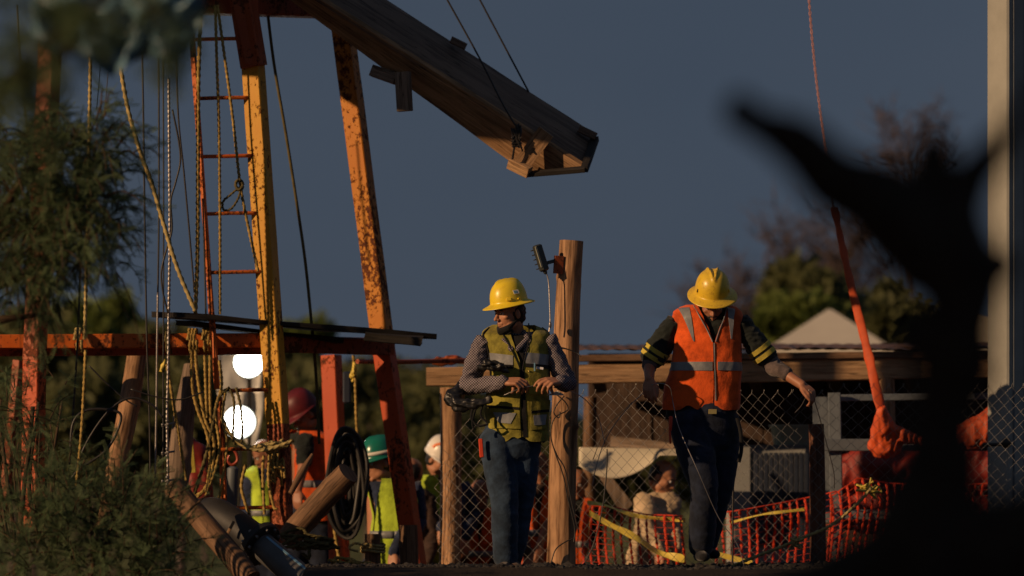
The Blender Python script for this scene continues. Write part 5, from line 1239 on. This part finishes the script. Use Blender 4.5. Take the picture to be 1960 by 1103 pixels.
# ------------------------------------------------------------------ workers in the yard
def worker(Y, cx, cy, yaw, pitch, hel, vestm, shirtm, label, lean=0, full=False, arm=None, s=1.0, hw=60, jeans='denim_dark', hairlen=0, stripe=True, tilt=0, skin='skin', b=.13, zc=None, group='workers in the yard', tdx=0):
    """cx, cy: head centre in the photograph; lean: columns the hips sit away from the head"""
    k = 30.0/Y*s; u = lambda x, y: (cx+x*k, cy+y*k)
    def row(dy, dx, w, bb, op): return (cy+dy*k, cx+(dx+tdx*min(1, max(0, dy-28)/40)+lean*min(1, max(0, dy-40)/220))*k, w*k, bb, 0, op*k)
    T = Torso(Y, [row(30, -lean*.0, 24, .065, 16), row(40, 0, 42, .085, 16), row(52, 0, 56, .11, 14), row(80, 0, hw, .13, 8), row(130, 0, hw, b, 1.5), row(190, 0, hw, b, 1.5), row(250, 0, hw+2, b, 1.5)])
    hx, hy = u(lean, 262); arms = arm or [dict(s=(*u(-hw+4, 68), 0), e=(*u(-hw-8, 150), 0), w=(*u(-hw-30, 210), -.15)), dict(s=(*u(hw-4, 68), 0), e=(*u(hw+8, 150), 0), w=(*u(hw-6, 215), -.15))]
    A = []
    for i, a in enumerate(arms):
        d = dict(a); d.setdefault('sr', (.076, .066, .06, .048)); d.setdefault('sleeve', 1.0)
        d.setdefault('hand', ((0, -.4, -1), (-.4 if i == 0 else .4, -.8, .2), -1 if i == 0 else 1, (30, 40, 25))); A.append(d)
    root, hc, hm, T = figure(dict(Y=Y, label=label, head=(cx, cy, -.02, yaw, pitch, 0), hs=s, neck=(*u(2, 36), .01), hip=(hx, hy, 0), T=T, arms=A, shirt=(T.t[0][0]+4*k, T.t[-1][0]), shirtmat=M[shirtm],
        waist=(hy-20*k, hx, .17), jeans=M[jeans], gz=-.9, group=group, eyes=True, skin=M[skin],
        legs=[((hx-28*k, hy, 0), (hx-32*k, hy+110*k, -.05), (hx-34*k, hy+215*k, 0), (hx-40*k, hy+230*k, -.3), [.11, .1, .08, .075, .07, .065]), ((hx+28*k, hy, 0), (hx+32*k, hy+110*k, -.05), (hx+34*k, hy+215*k, 0), (hx+40*k, hy+230*k, -.3), [.11, .1, .08, .075, .07, .065])]))
    if hel:
        o, dome, c, m = add_helmet(root, hc, hm, s, M[hel], full, tilt, z=.045, ridges=not hel.endswith('white'))
        if hel == 'helmet_white':
            g0 = []; g1 = []; mb = MB()
            for i in range(25):
                a = R(10+160*i/24); f = lambda q, o: dome(.22+q*math.sin(a), R(-52)+q*1.25*math.cos(a), o)
                g0.append([f(.52, .005), f(.66, .005)]); g1.append([f(.52, .001), f(.66, .001)])
            shell(mb, g0, g1); fix_normals(mb.build('helmet_stripe', M['orange_stripe'], o, sharp=None))
        if hel == 'helmet_green':
            mb = MB(); g0 = []; g1 = []
            for i in range(25):
                a = R(-180+360*i/24); g0.append([dome(.10, a, .004), dome(.26, a, .004)]); g1.append([dome(.10, a, .001), dome(.26, a, .001)])
            shell(mb, g0, g1); fix_normals(mb.build('helmet_band', M['white_strip'], o, sharp=None))
            mb = MB(); mb.ball(dome(.25, 0, .012), .02); mb.build('head_lamp', M['white_strip'], o)
    if vestm:
        zc = T.at(cy+100*k)[1] if zc is None else zc
        v = vest(T, 'vest', M[vestm], root, T.t[0][0]+2, T.t[-1][0]-12*k, zc, n=48, step=6)
        if stripe:
            y0 = cy+148*k
            mb = MB(); g0 = []; g1 = []
            for dy in (0, 8, 16): g0.append([T.pt(y0+dy*k, 2*math.pi*j/48, .005) for j in range(49)]); g1.append([T.pt(y0+dy*k, 2*math.pi*j/48, .001) for j in range(49)])
            shell(mb, g0, g1); fix_normals(mb.build('reflective_stripe', M['grey_tape'], v, sharp=None))
    return root, hc, hm, T
k35 = 30/35.0
# red helmet, seen from the side and behind, bent over the ropes
worker(35.0, 583, 793, 62, 34, 'helmet_red', 'orange_vest', 'green_black', 'man in red helmet and orange vest bending his head over the tangled ropes', lean=6, hw=46, tilt=0, skin='skin_dark', zc=560, tdx=18,
       arm=[dict(s=(584, 842, -.13), e=(582, 886, -.17), w=(570, 940, -.26), sr=(.070, .062, .05, .04), sleeve=.9, r=(.046, .044, .03)), dict(s=(628, 838, .05), e=(632, 890, .06), w=(600, 930, -.05), sleeve=.8)])
worker(34.0, 727, 886, 66, 10, 'helmet_green', 'lime_vest', 'navy_cloth', 'man in green helmet and lime vest standing behind the orange leg, facing left', lean=6, hw=54, skin='skin', zc=716, tdx=30,
       arm=[dict(s=(768, 938, -.12), e=(778, 1010, -.14), w=(752, 1060, -.25), sr=(.055, .05, .045, .04)), dict(s=(792, 935, .02), e=(800, 1000, .04), w=(770, 1055, -.2), sr=(.085, .07, .06, .05))])
worker(36.2, 841, 880, -50, 28, 'helmet_white', 'lime_vest', 'navy_cloth', 'man in white helmet with orange arc leaning down behind the fence post', lean=-10, hw=46, zc=852,
       arm=[dict(s=(876, 940, -.08), e=(872, 995, -.12), w=(846, 1010, -.3)), dict(s=(890, 935, 0), e=(905, 985, 0), w=(890, 1030, -.2))])
worker(36.8, 505, 868, 70, 40, None, 'lime_vest', 'navy_cloth', 'bent man in lime vest seen between the ladder and the rusty leg foot', lean=0, hw=34, skin='skin_dark', s=.9)
worker(36.0, 790, 905, -150, 10, None, None, 'brown_cloth', 'man in dark clothes with black cap standing between the green and white helmets', hw=40, s=.95, skin='skin_dark', jeans='brown_cloth')
worker(35.2, 1030, 893, -30, 20, None, 'orange_vest', 'brown_cloth', 'bare headed man in orange vest crouching just left of the tall post', lean=4, hw=46, skin='skin_dark', s=.96,
       arm=[dict(s=(1002, 950, 0), e=(985, 1010, -.1), w=(1010, 1060, -.3), sr=(.07, .06, .055, .045)), dict(s=(1052, 950, 0), e=(1050, 1000, -.1), w=(1032, 1045, -.3), sleeve=.5)])
worker(36.5, 918, 945, 20, 25, None, 'orange_vest', 'brown_cloth', 'man in orange working low down left of the faded vest man\'s legs', lean=0, hw=40, skin='skin_dark', s=.9)
worker(36.0, 1106, 925, 10, 15, None, 'orange_vest', 'green_black', 'man in orange vest just right of the tall post behind the netting', lean=0, hw=38, skin='skin_dark', s=.9)
r_, hc_, hm_, T_ = worker(34.8, 1270, 912, -66, 32, None, None, 'cream_cloth', 'man in loose cream shirt leaning right behind the sunlit netting', lean=-62, hw=52, jeans='cream_cloth', skin='skin', b=.16,
       arm=[dict(s=(1232, 958, -.1), e=(1240, 1015, -.14), w=(1262, 1055, -.3), sr=(.085, .08, .07, .06)), dict(s=(1275, 958, .05), e=(1290, 1010, 0), w=(1295, 1050, -.2))])
mb = MB(); mb.capsule([P(352, 838, 33.6), P(374, 870, 33.6), P(386, 960, 33.6)], [.05, .09, .10], 16); V, N, F = blob(mb, .012, 3); V = displace(V, N, lambda p, n: nz3(p, 12, 12, 8)*.03); c = V.mean(axis=0); o = np_mesh(V-c, F, 'red_jacket', M['red_tarp'], None, True); o.location = Vector(c.tolist()); tag(o, 'red jacket hanging behind the grey log among the ropes', 'jacket')
mb = MB(); mb.bar(P(362, 842, 33.4), P(368, 905, 33.4), .05, .03); single(mb, 'yellow_strap', M['yellow_band'], 'yellow strap on the red jacket beside the grey log', 'strap')
# ------------------------------------------------------------------ plants
def frond_tpl(n, L, ll, lw):
    V = [(0, 0, 0), (L*.004+.0006, 0, 0), (0, 0, L)]; F = [(0, 1, 2, 2)]
    V = []; F = []
    w = .0007; V += [(-w, 0, 0), (w, 0, 0), (w*.4, -.12*L, L), (-w*.4, -.12*L, L)]; F.append((0, 1, 2, 3))
    for i in range(n):
        t = (i+.6)/n; z = t*L; y = -.12*L*t*t; k = ll*(1-.45*abs(t-.45))
        for s in (-1, 1):
            b = len(V); V += [(0, y, z), (s*k*.5, y-lw*.15, z+k*.30+lw*.5), (s*k, y-.2*k, z+k*.42), (s*k*.5, y-lw*.1, z+k*.22-lw*.5)]; F.append((b, b+1, b+2, b+3))
    return np.array(V), np.array(F)
def scatter(tpl, pos, dirs, scl, rolls):
    V, F = tpl; nV = len(V); pos = np.asarray(pos); d = np.asarray(dirs, float); d /= np.linalg.norm(d, axis=1)[:, None]
    up = np.tile([[0, 0, 1.0]], (len(d), 1)); up[np.abs(d[:, 2]) > .95] = [0, 1, 0]
    x = np.cross(up, d); x /= np.linalg.norm(x, axis=1)[:, None]; y = np.cross(d, x)
    c, s = np.cos(rolls)[:, None], np.sin(rolls)[:, None]; x, y = x*c+y*s, -x*s+y*c
    W = (V[None, :, 0, None]*x[:, None]+V[None, :, 1, None]*y[:, None]+V[None, :, 2, None]*d[:, None])*np.asarray(scl)[:, None, None]+pos[:, None]
    FF = (F[None]+np.arange(len(pos))[:, None, None]*nV).reshape(-1, F.shape[1]); return W.reshape(-1, 3), FF
def plant(name, label, cat, base, limbs, twigs, Y, dY, n_f, fr, lm, tm, trunk_r=.05, droop=.3, group=None, leafscale=(.7, 1.2), per=14, seed=1, upb=0.1, reach=.16):
    """limbs: polylines in photo pixels; twigs: (px, py, radius px, weight) clusters where fine twigs and leaves grow"""
    rnd = random.Random(seed); root = thing(name, base, label, cat, group); mb = MB()
    for L in limbs: 
        pts = smooth_path([P(p[0], p[1], p[2] if len(p) > 2 else Y) for p in L], 6); m = len(pts); mb.tube(pts, [trunk_r*(1-.8*i/m) for i in range(m)], 8)
    mb.build('trunk', tm, root, sharp=None)
    starts = [P(p[0], p[1], p[2] if len(p) > 2 else Y) for L in limbs for p in L[1:]]
    tw = MB(); pos = []; dr = []; tot = sum(t[3] for t in twigs)
    for (px, py, rp, w) in twigs:
        k = max(1, int(n_f/per*w/tot)); c = P(px, py, Y); r = rp*Y/K
        for _ in range(k):
            v = Vector((rnd.gauss(0, .5), rnd.gauss(0, .5)*dY/max(r, .01), rnd.gauss(0, .5)))*r; p = c+v
            h = (v.normalized()+Vector((rnd.uniform(-.5, .5), rnd.uniform(-.5, .5), rnd.uniform(-.3, .5)+upb))).normalized(); L = reach*rnd.uniform(.6, 1.5)
            q = [p, p+h*L*.35+Vector((0, 0, .02*L)), p+h*L*.7-Vector((0, 0, droop*L*.25)), p+h*L-Vector((0, 0, droop*L*.7))]; q = smooth_path(q, 3)
            tw.tube(q, [.0035*(1-.7*i/len(q))*leafscale[1] for i in range(len(q))], 4, caps=False)
            for i in range(per):
                t = rnd.random(); a = q[min(int(t*(len(q)-1)), len(q)-2)]; pos.append(a); e = Vector((rnd.gauss(0, 1), rnd.gauss(0, 1), rnd.gauss(0, .8)-droop)); e = (e.normalized()+h*.7); dr.append(e)
    c = tw.build('twigs', tm, root, sharp=None); c['kind'] = 'stuff'
    V, F = scatter(fr, [tuple(p) for p in pos], [tuple(p) for p in dr], [rnd.uniform(*leafscale) for _ in pos], np.array([rnd.uniform(0, 6.28) for _ in pos]))
    o = np_mesh(V, F, 'crown', lm, root, False); o['kind'] = 'stuff'; return root
FRN = frond_tpl(13, .085, .012, .0028)
FRB = frond_tpl(10, .078, .013, .0038)
plant('mesquite_tree', 'feathery mesquite tree hanging over the left side of the derrick', 'tree', (-3.4, 27.0, -.6),
      [[(-90, 1050, 25.5), (-60, 700, 25.5), (-30, 500, 25.5), (60, 420, 25.5), (140, 380, 25.5)], [(-40, 560, 25.5), (20, 380, 25.5), (90, 300, 25.5), (160, 270, 25.5)], [(-40, 560, 25.5), (60, 520, 25.5), (150, 470, 25.5), (205, 420, 25.5)], [(-50, 620, 25.5), (20, 610, 25.5), (90, 600, 25.5)]],
      [(30, 290, 60, 2.0), (110, 300, 65, 2.6), (180, 275, 45, 1.3), (60, 400, 85, 3.6), (150, 380, 60, 2.2), (200, 420, 38, .9), (40, 520, 80, 2.6), (110, 480, 70, 2.0), (200, 300, 36, .7), (215, 505, 14, .12), (180, 470, 40, .5), (60, 450, 90, 1.5)],
      25.5, .30, 5600, FRN, M['leaf'], M['twig'], .03, droop=.75, seed=3, leafscale=(.8, 1.5), per=11, reach=.2)
plant('mesquite_shrub', 'dense feathery shrub in front of the derrick foot at the lower left', 'shrub', (-2.6, 27.6, -.6),
      [[(190, 1180, 27.6), (200, 1050, 27.6), (235, 960, 27.6), (260, 900, 27.6)], [(180, 1180, 27.6), (130, 1050, 27.6), (60, 960, 27.6)], [(220, 1180, 27.6), (290, 1060, 27.6), (360, 980, 27.6), (405, 940, 27.6)], [(180, 1150, 27.6), (175, 1000, 27.6), (165, 900, 27.6)]],
      [(50, 1030, 80, 2.4), (140, 1000, 80, 2.6), (230, 1000, 70, 2.4), (300, 1050, 60, 2.0), (100, 1080, 80, 2.0), (220, 1080, 90, 2.4), (335, 1095, 45, .8), (215, 920, 45, .5), (140, 910, 50, .7), (290, 960, 45, .7), (362, 1030, 26, .2), (395, 945, 12, .08), (30, 940, 50, .6), (100, 930, 40, .4), (390, 1085, 20, .15)],
      27.6, .30, 5200, FRB, M['leaf'], M['twig'], .014, droop=.1, seed=5, upb=.5, reach=.17)
plant('mesquite_shrub', 'small leafy sprig growing against the left orange leg', 'shrub', (-3.1, 29.0, -.5),
      [[(30, 1100, 29), (50, 900, 29), (70, 800, 29)]], [(35, 790, 50, 1.5), (90, 830, 45, .9), (20, 870, 45, .8), (120, 740, 30, .3)], 29.0, .15, 600, FRN, M['leaf'], M['twig'], .02, droop=.4, seed=6)
# bare stalks at the far left
mb = MB(); rnd = random.Random(9)
for k in range(16):
    x = rnd.uniform(-10, 110); mb.tube(smooth_path([P(x+rnd.uniform(-30, 30), 760+rnd.uniform(0, 120), 30), P(x+rnd.uniform(-10, 20), 920, 30), P(x+20, 1040, 30)], 5), rnd.uniform(.004, .013), 6)
o = single(mb, 'dry_stalks', M['twig'], 'dry grey brown stalks at the left foot of the derrick', 'stalks', sharp=None); o['kind'] = 'stuff'
# far trees
def far_tree(name, label, px, py, w, h, Y, lm, n, seed, group='trees beyond the yard', fr_s=7.0, bare=False):
    """crown centre (px,py) and half extents in photo pixels"""
    rnd = random.Random(seed); c = P(px, py, Y); rx, rz = w*Y/K, h*Y/K; base = Vector((c.x, Y, ground_z(c.x, Y)))
    root = thing(name, base, label, 'tree', group); mb = MB(); pts = [base, base.lerp(c, .5)+Vector((rx*.08, 0, 0)), c, c+Vector((-rx*.1, 0, rz*.6))]
    mb.tube(smooth_path(pts, 5), [rx*(.03 if bare else .09)*(1-.7*i/15) for i in range(16)], 8)
    tips = []
    for k in range(34 if bare else 13):
        a = rnd.uniform(0, 6.28); e = Vector((math.cos(a)*rx*rnd.uniform(.4, .9), math.sin(a)*rx*.8, rz*rnd.uniform(-.3, .9))); s0 = base.lerp(c, rnd.uniform(.6, 1))
        q = smooth_path([s0, s0.lerp(c+e, .5)+Vector((0, 0, rz*.08)), c+e], 4); mb.tube(q, [rx*(.007 if bare else .03)*(1-.8*i/len(q))+.006 for i in range(len(q))], 5); tips += q[3:]
    if bare:
        for t in list(tips):
            for _ in range(3 if px > 1700 else 5): mb.tube([t, t+Vector((rnd.gauss(0, .4), rnd.gauss(0, .4), rnd.uniform(0, .7)))*rx*.5], [.010, .004], 3)
    mb.build('trunk', M['bare_twigs'], root, sharp=None)
    cl = [Vector((rnd.gauss(0, .45)*rx, rnd.gauss(0, .45)*rx, rnd.gauss(0, .42)*rz)) for _ in range(26)]; pos = []; dr = []
    for _ in range(n):
        m = rnd.choice(cl); v = Vector((rnd.gauss(0, 1), rnd.gauss(0, 1), rnd.gauss(0, .8)))*rx*.17; pos.append(tuple(c+m+v)); dr.append((rnd.gauss(0, 1), rnd.gauss(0, 1), rnd.gauss(0, 1)+.2))
    if not n: return root
    V, F = scatter(frond_tpl(3, .075, .05, .03), pos, dr, [rnd.uniform(.5, 1.2)*fr_s*.42 for _ in pos], np.array([rnd.uniform(0, 6.28) for _ in pos]))
    o = np_mesh(V, F, 'crown', lm, root, False); o['kind'] = 'stuff'; return root
far_tree('leafy_tree', 'dark green leafy tree behind the pale pavilion roof', 1530, 575, 66, 66, 62, M['leaf_far'], 4200, 1)
far_tree('leafy_tree', 'low bright green tree left of the pavilion roof tip', 1520, 620, 55, 40, 60, M['leaf_far2'], 1400, 2)
far_tree('leafy_tree', 'green tree right of the pavilion roof', 1700, 620, 75, 60, 64, M['leaf_far'], 1800, 3)
far_tree('bare_tree', 'brownish bare branched tree rising behind the green ones', 1590, 500, 190, 120, 78, M['bare_twigs'], 0, 4, bare=True)
far_tree('bare_tree', 'thin bare tree behind the bowed man\'s helmet', 1400, 590, 130, 110, 82, M['bare_twigs'], 0, 5, bare=True)
far_tree('bare_tree', 'bare treetop between the dark branch and the steel column', 1745, 300, 110, 120, 82, M['bare_twigs'], 0, 6, bare=True)
rnd = random.Random(12)
labs = ['hazy', 'broad', 'narrow', 'ragged', 'low', 'dense']
hz = [(150, 660, 70, 60, 70), (215, 640, 60, 55, 76), (60, 700, 90, 70, 68), (300, 700, 70, 45, 72), (390, 720, 60, 50, 70), (470, 740, 80, 55, 74), (560, 700, 55, 80, 78), (600, 760, 80, 60, 70), (700, 760, 75, 50, 72), (790, 790, 80, 45, 70), (880, 800, 80, 50, 74), (170, 800, 110, 70, 60), (340, 820, 110, 70, 60), (520, 840, 110, 70, 60), (700, 860, 120, 60, 60), (860, 880, 120, 60, 60), (20, 820, 90, 80, 62), (1000, 890, 110, 60, 60), (1140, 900, 110, 60, 60), (1290, 900, 110, 60, 60)]
names = ['olive bush behind the left yellow rope', 'tall olive tree seen between rope and orange beam', 'olive tree behind the left orange leg', 'olive tree right of the leaning log', 'olive tree behind the rope bundle', 'olive tree behind the two lit lamps', 'slim olive tree between the yellow leg and orange post', 'olive tree behind the red helmet', 'olive tree behind the right orange leg', 'low olive tree above the green helmet', 'low olive tree left of the shed post',
         'dark undergrowth tree under the beam at the left', 'dark undergrowth tree between the logs', 'dark undergrowth tree below the lamps', 'dark undergrowth tree behind the green helmet', 'dark undergrowth tree behind the white helmet', 'dark undergrowth tree at the far left edge', 'dark tree behind the legs of the man looking left', 'dark tree behind the left end of the netting', 'dark tree behind the man in the cream shirt']
for i, (px, py, w, h, Y) in enumerate(hz): far_tree('olive_tree', names[i], px, py, w, h, Y, M['leaf_far2'] if i in (0, 1, 6) else M['leaf_far'], 1900 if i < 11 else 2300, 20+i)
# low wooded rise closing the view
V = []; F = []; nx, ny = 120, 6
for j in range(ny):
    for i in range(nx):
        x = -60+120*i/(nx-1); y = 92+j*8; z = -1+(5.4-1.9*max(0, min(1, (x+6)/9)))*math.sin(min(1, j/4)*math.pi/2)+mnoise.noise(Vector((x*.25, j*.5, 2)))*.7+mnoise.noise(Vector((x*1.1, j*2, 2)))*.35; V.append((x, y, z))
for j in range(ny-1):
    for i in range(nx-1): a = j*nx+i; F.append((a, a+1, a+nx+1, a+nx))
o = np_mesh(V, F, 'hill', plain('scrub_hillside', (0.085, 0.095, 0.045), 0.95, var=.45, sc=.7, bmp=1.0, bscale=3, spec=.1), None, True); o['kind'] = 'structure'
# ------------------------------------------------------------------ blurred near things
br = thing('near_trunk', (P(1820, 1103, 8).x, 8.0, -.2), 'dark gnarled trunk with two stub branches close to the camera at the right', 'tree trunk')
mb = MB(); y8 = 8.0
def pc(pts, rs): mb.capsule([P(p[0], p[1], p[2] if len(p) > 2 else y8) for p in pts], [r*y8/K for r in rs], 16)
pc([(1428, 216), (1490, 254), (1560, 303), (1640, 360), (1720, 420), (1800, 490)], [30, 48, 62, 76, 88, 98])
pc([(1500, 262), (1530, 246)], [30, 26])
pc([(1788, 296), (1792, 380), (1812, 500)], [38, 52, 80])
pc([(1650, 380), (1668, 352)], [40, 30])
pc([(1880, 520), (1915, 500)], [44, 28])
pc([(1770, 640), (1742, 655)], [40, 26])
pc([(1990, 170), (1930, 260), (1870, 330), (1830, 420)], [20, 26, 38, 66])
pc([(1810, 450), (1840, 560), (1835, 700), (1810, 820), (1780, 950), (1760, 1080), (1760, 1300)], [92, 74, 64, 70, 84, 118, 160])
pc([(1500, 1170), (1620, 1130), (1740, 1090), (1880, 1060), (2040, 1020)], [62, 88, 100, 100, 100])
V, N, F = blob(mb, .006, 3); V = displace(V, N, lambda p, n: nz3(p, 10, 10, 8)*.022-abs(nz3(p, 34, 34, 14, 3))*.012+.003); np_mesh(V, F, 'trunk', M['bark'], br, True)
# tree added left of the camera, outside the frame: its crown keeps the near trunk in shade
plant('added_shade_tree', 'unseen leafy tree added to shade the near trunk', 'tree', (-2.6, 5.6, -.6), [[(980-2600*1.6, 1000, 5.6), (980-2500*1.6, 500, 5.6)]], [(980-2.5*K/5.6, 1000-1.35*K/5.6, 1.0*K/5.6, 1)], 5.6, .9, 2600, frond_tpl(4, .12, .07, .04), M['leaf_far'], M['twig'], .08, leafscale=(1.2, 2.2), seed=8)
# blue plastic film caught in the branches, upper left
mb = MB(); g0 = []; g1 = []
for i in range(31):
    v = i/30; r0 = []; r1 = []
    for j in range(41):
        u = j/40; x = 60+u*330; low = 60+70*math.sin(u*math.pi)**.8+16*math.sin(u*17); y = -90+(low+90)*v
        p = P(x, y, 17.5); p.y += .10*mnoise.noise(Vector((u*7, v*5, 1)))+.05*mnoise.noise(Vector((u*20, v*12, 4))); r0.append(p); r1.append(p+Vector((0, .002, 0)))
    g0.append(r0); g1.append(r1)
shell(mb, g0, g1); fix_normals(single(mb, 'plastic_film', M['blue_plastic'], 'crumpled translucent blue plastic film hanging blurred at the top left', 'plastic film', sharp=None))
plant('overhanging_branch', 'blurred dark branch crossing the top left corner', 'branch', P(-60, 200, 14), [[(-80, 260, 14), (-10, 190, 14), (60, 110, 14), (140, 40, 14), (240, -30, 14)], [(20, 150, 14), (100, 120, 14), (170, 60, 14)]],
      [(10, 170, 70, 1.3), (80, 90, 60, 1.0), (170, 40, 60, .8), (300, 30, 50, .5), (330, 120, 40, .25)], 14.0, .15, 1500, FRN, M['leaf'], M['bark'], .022, droop=.4, seed=14, leafscale=(.6, 1.0), reach=.1)
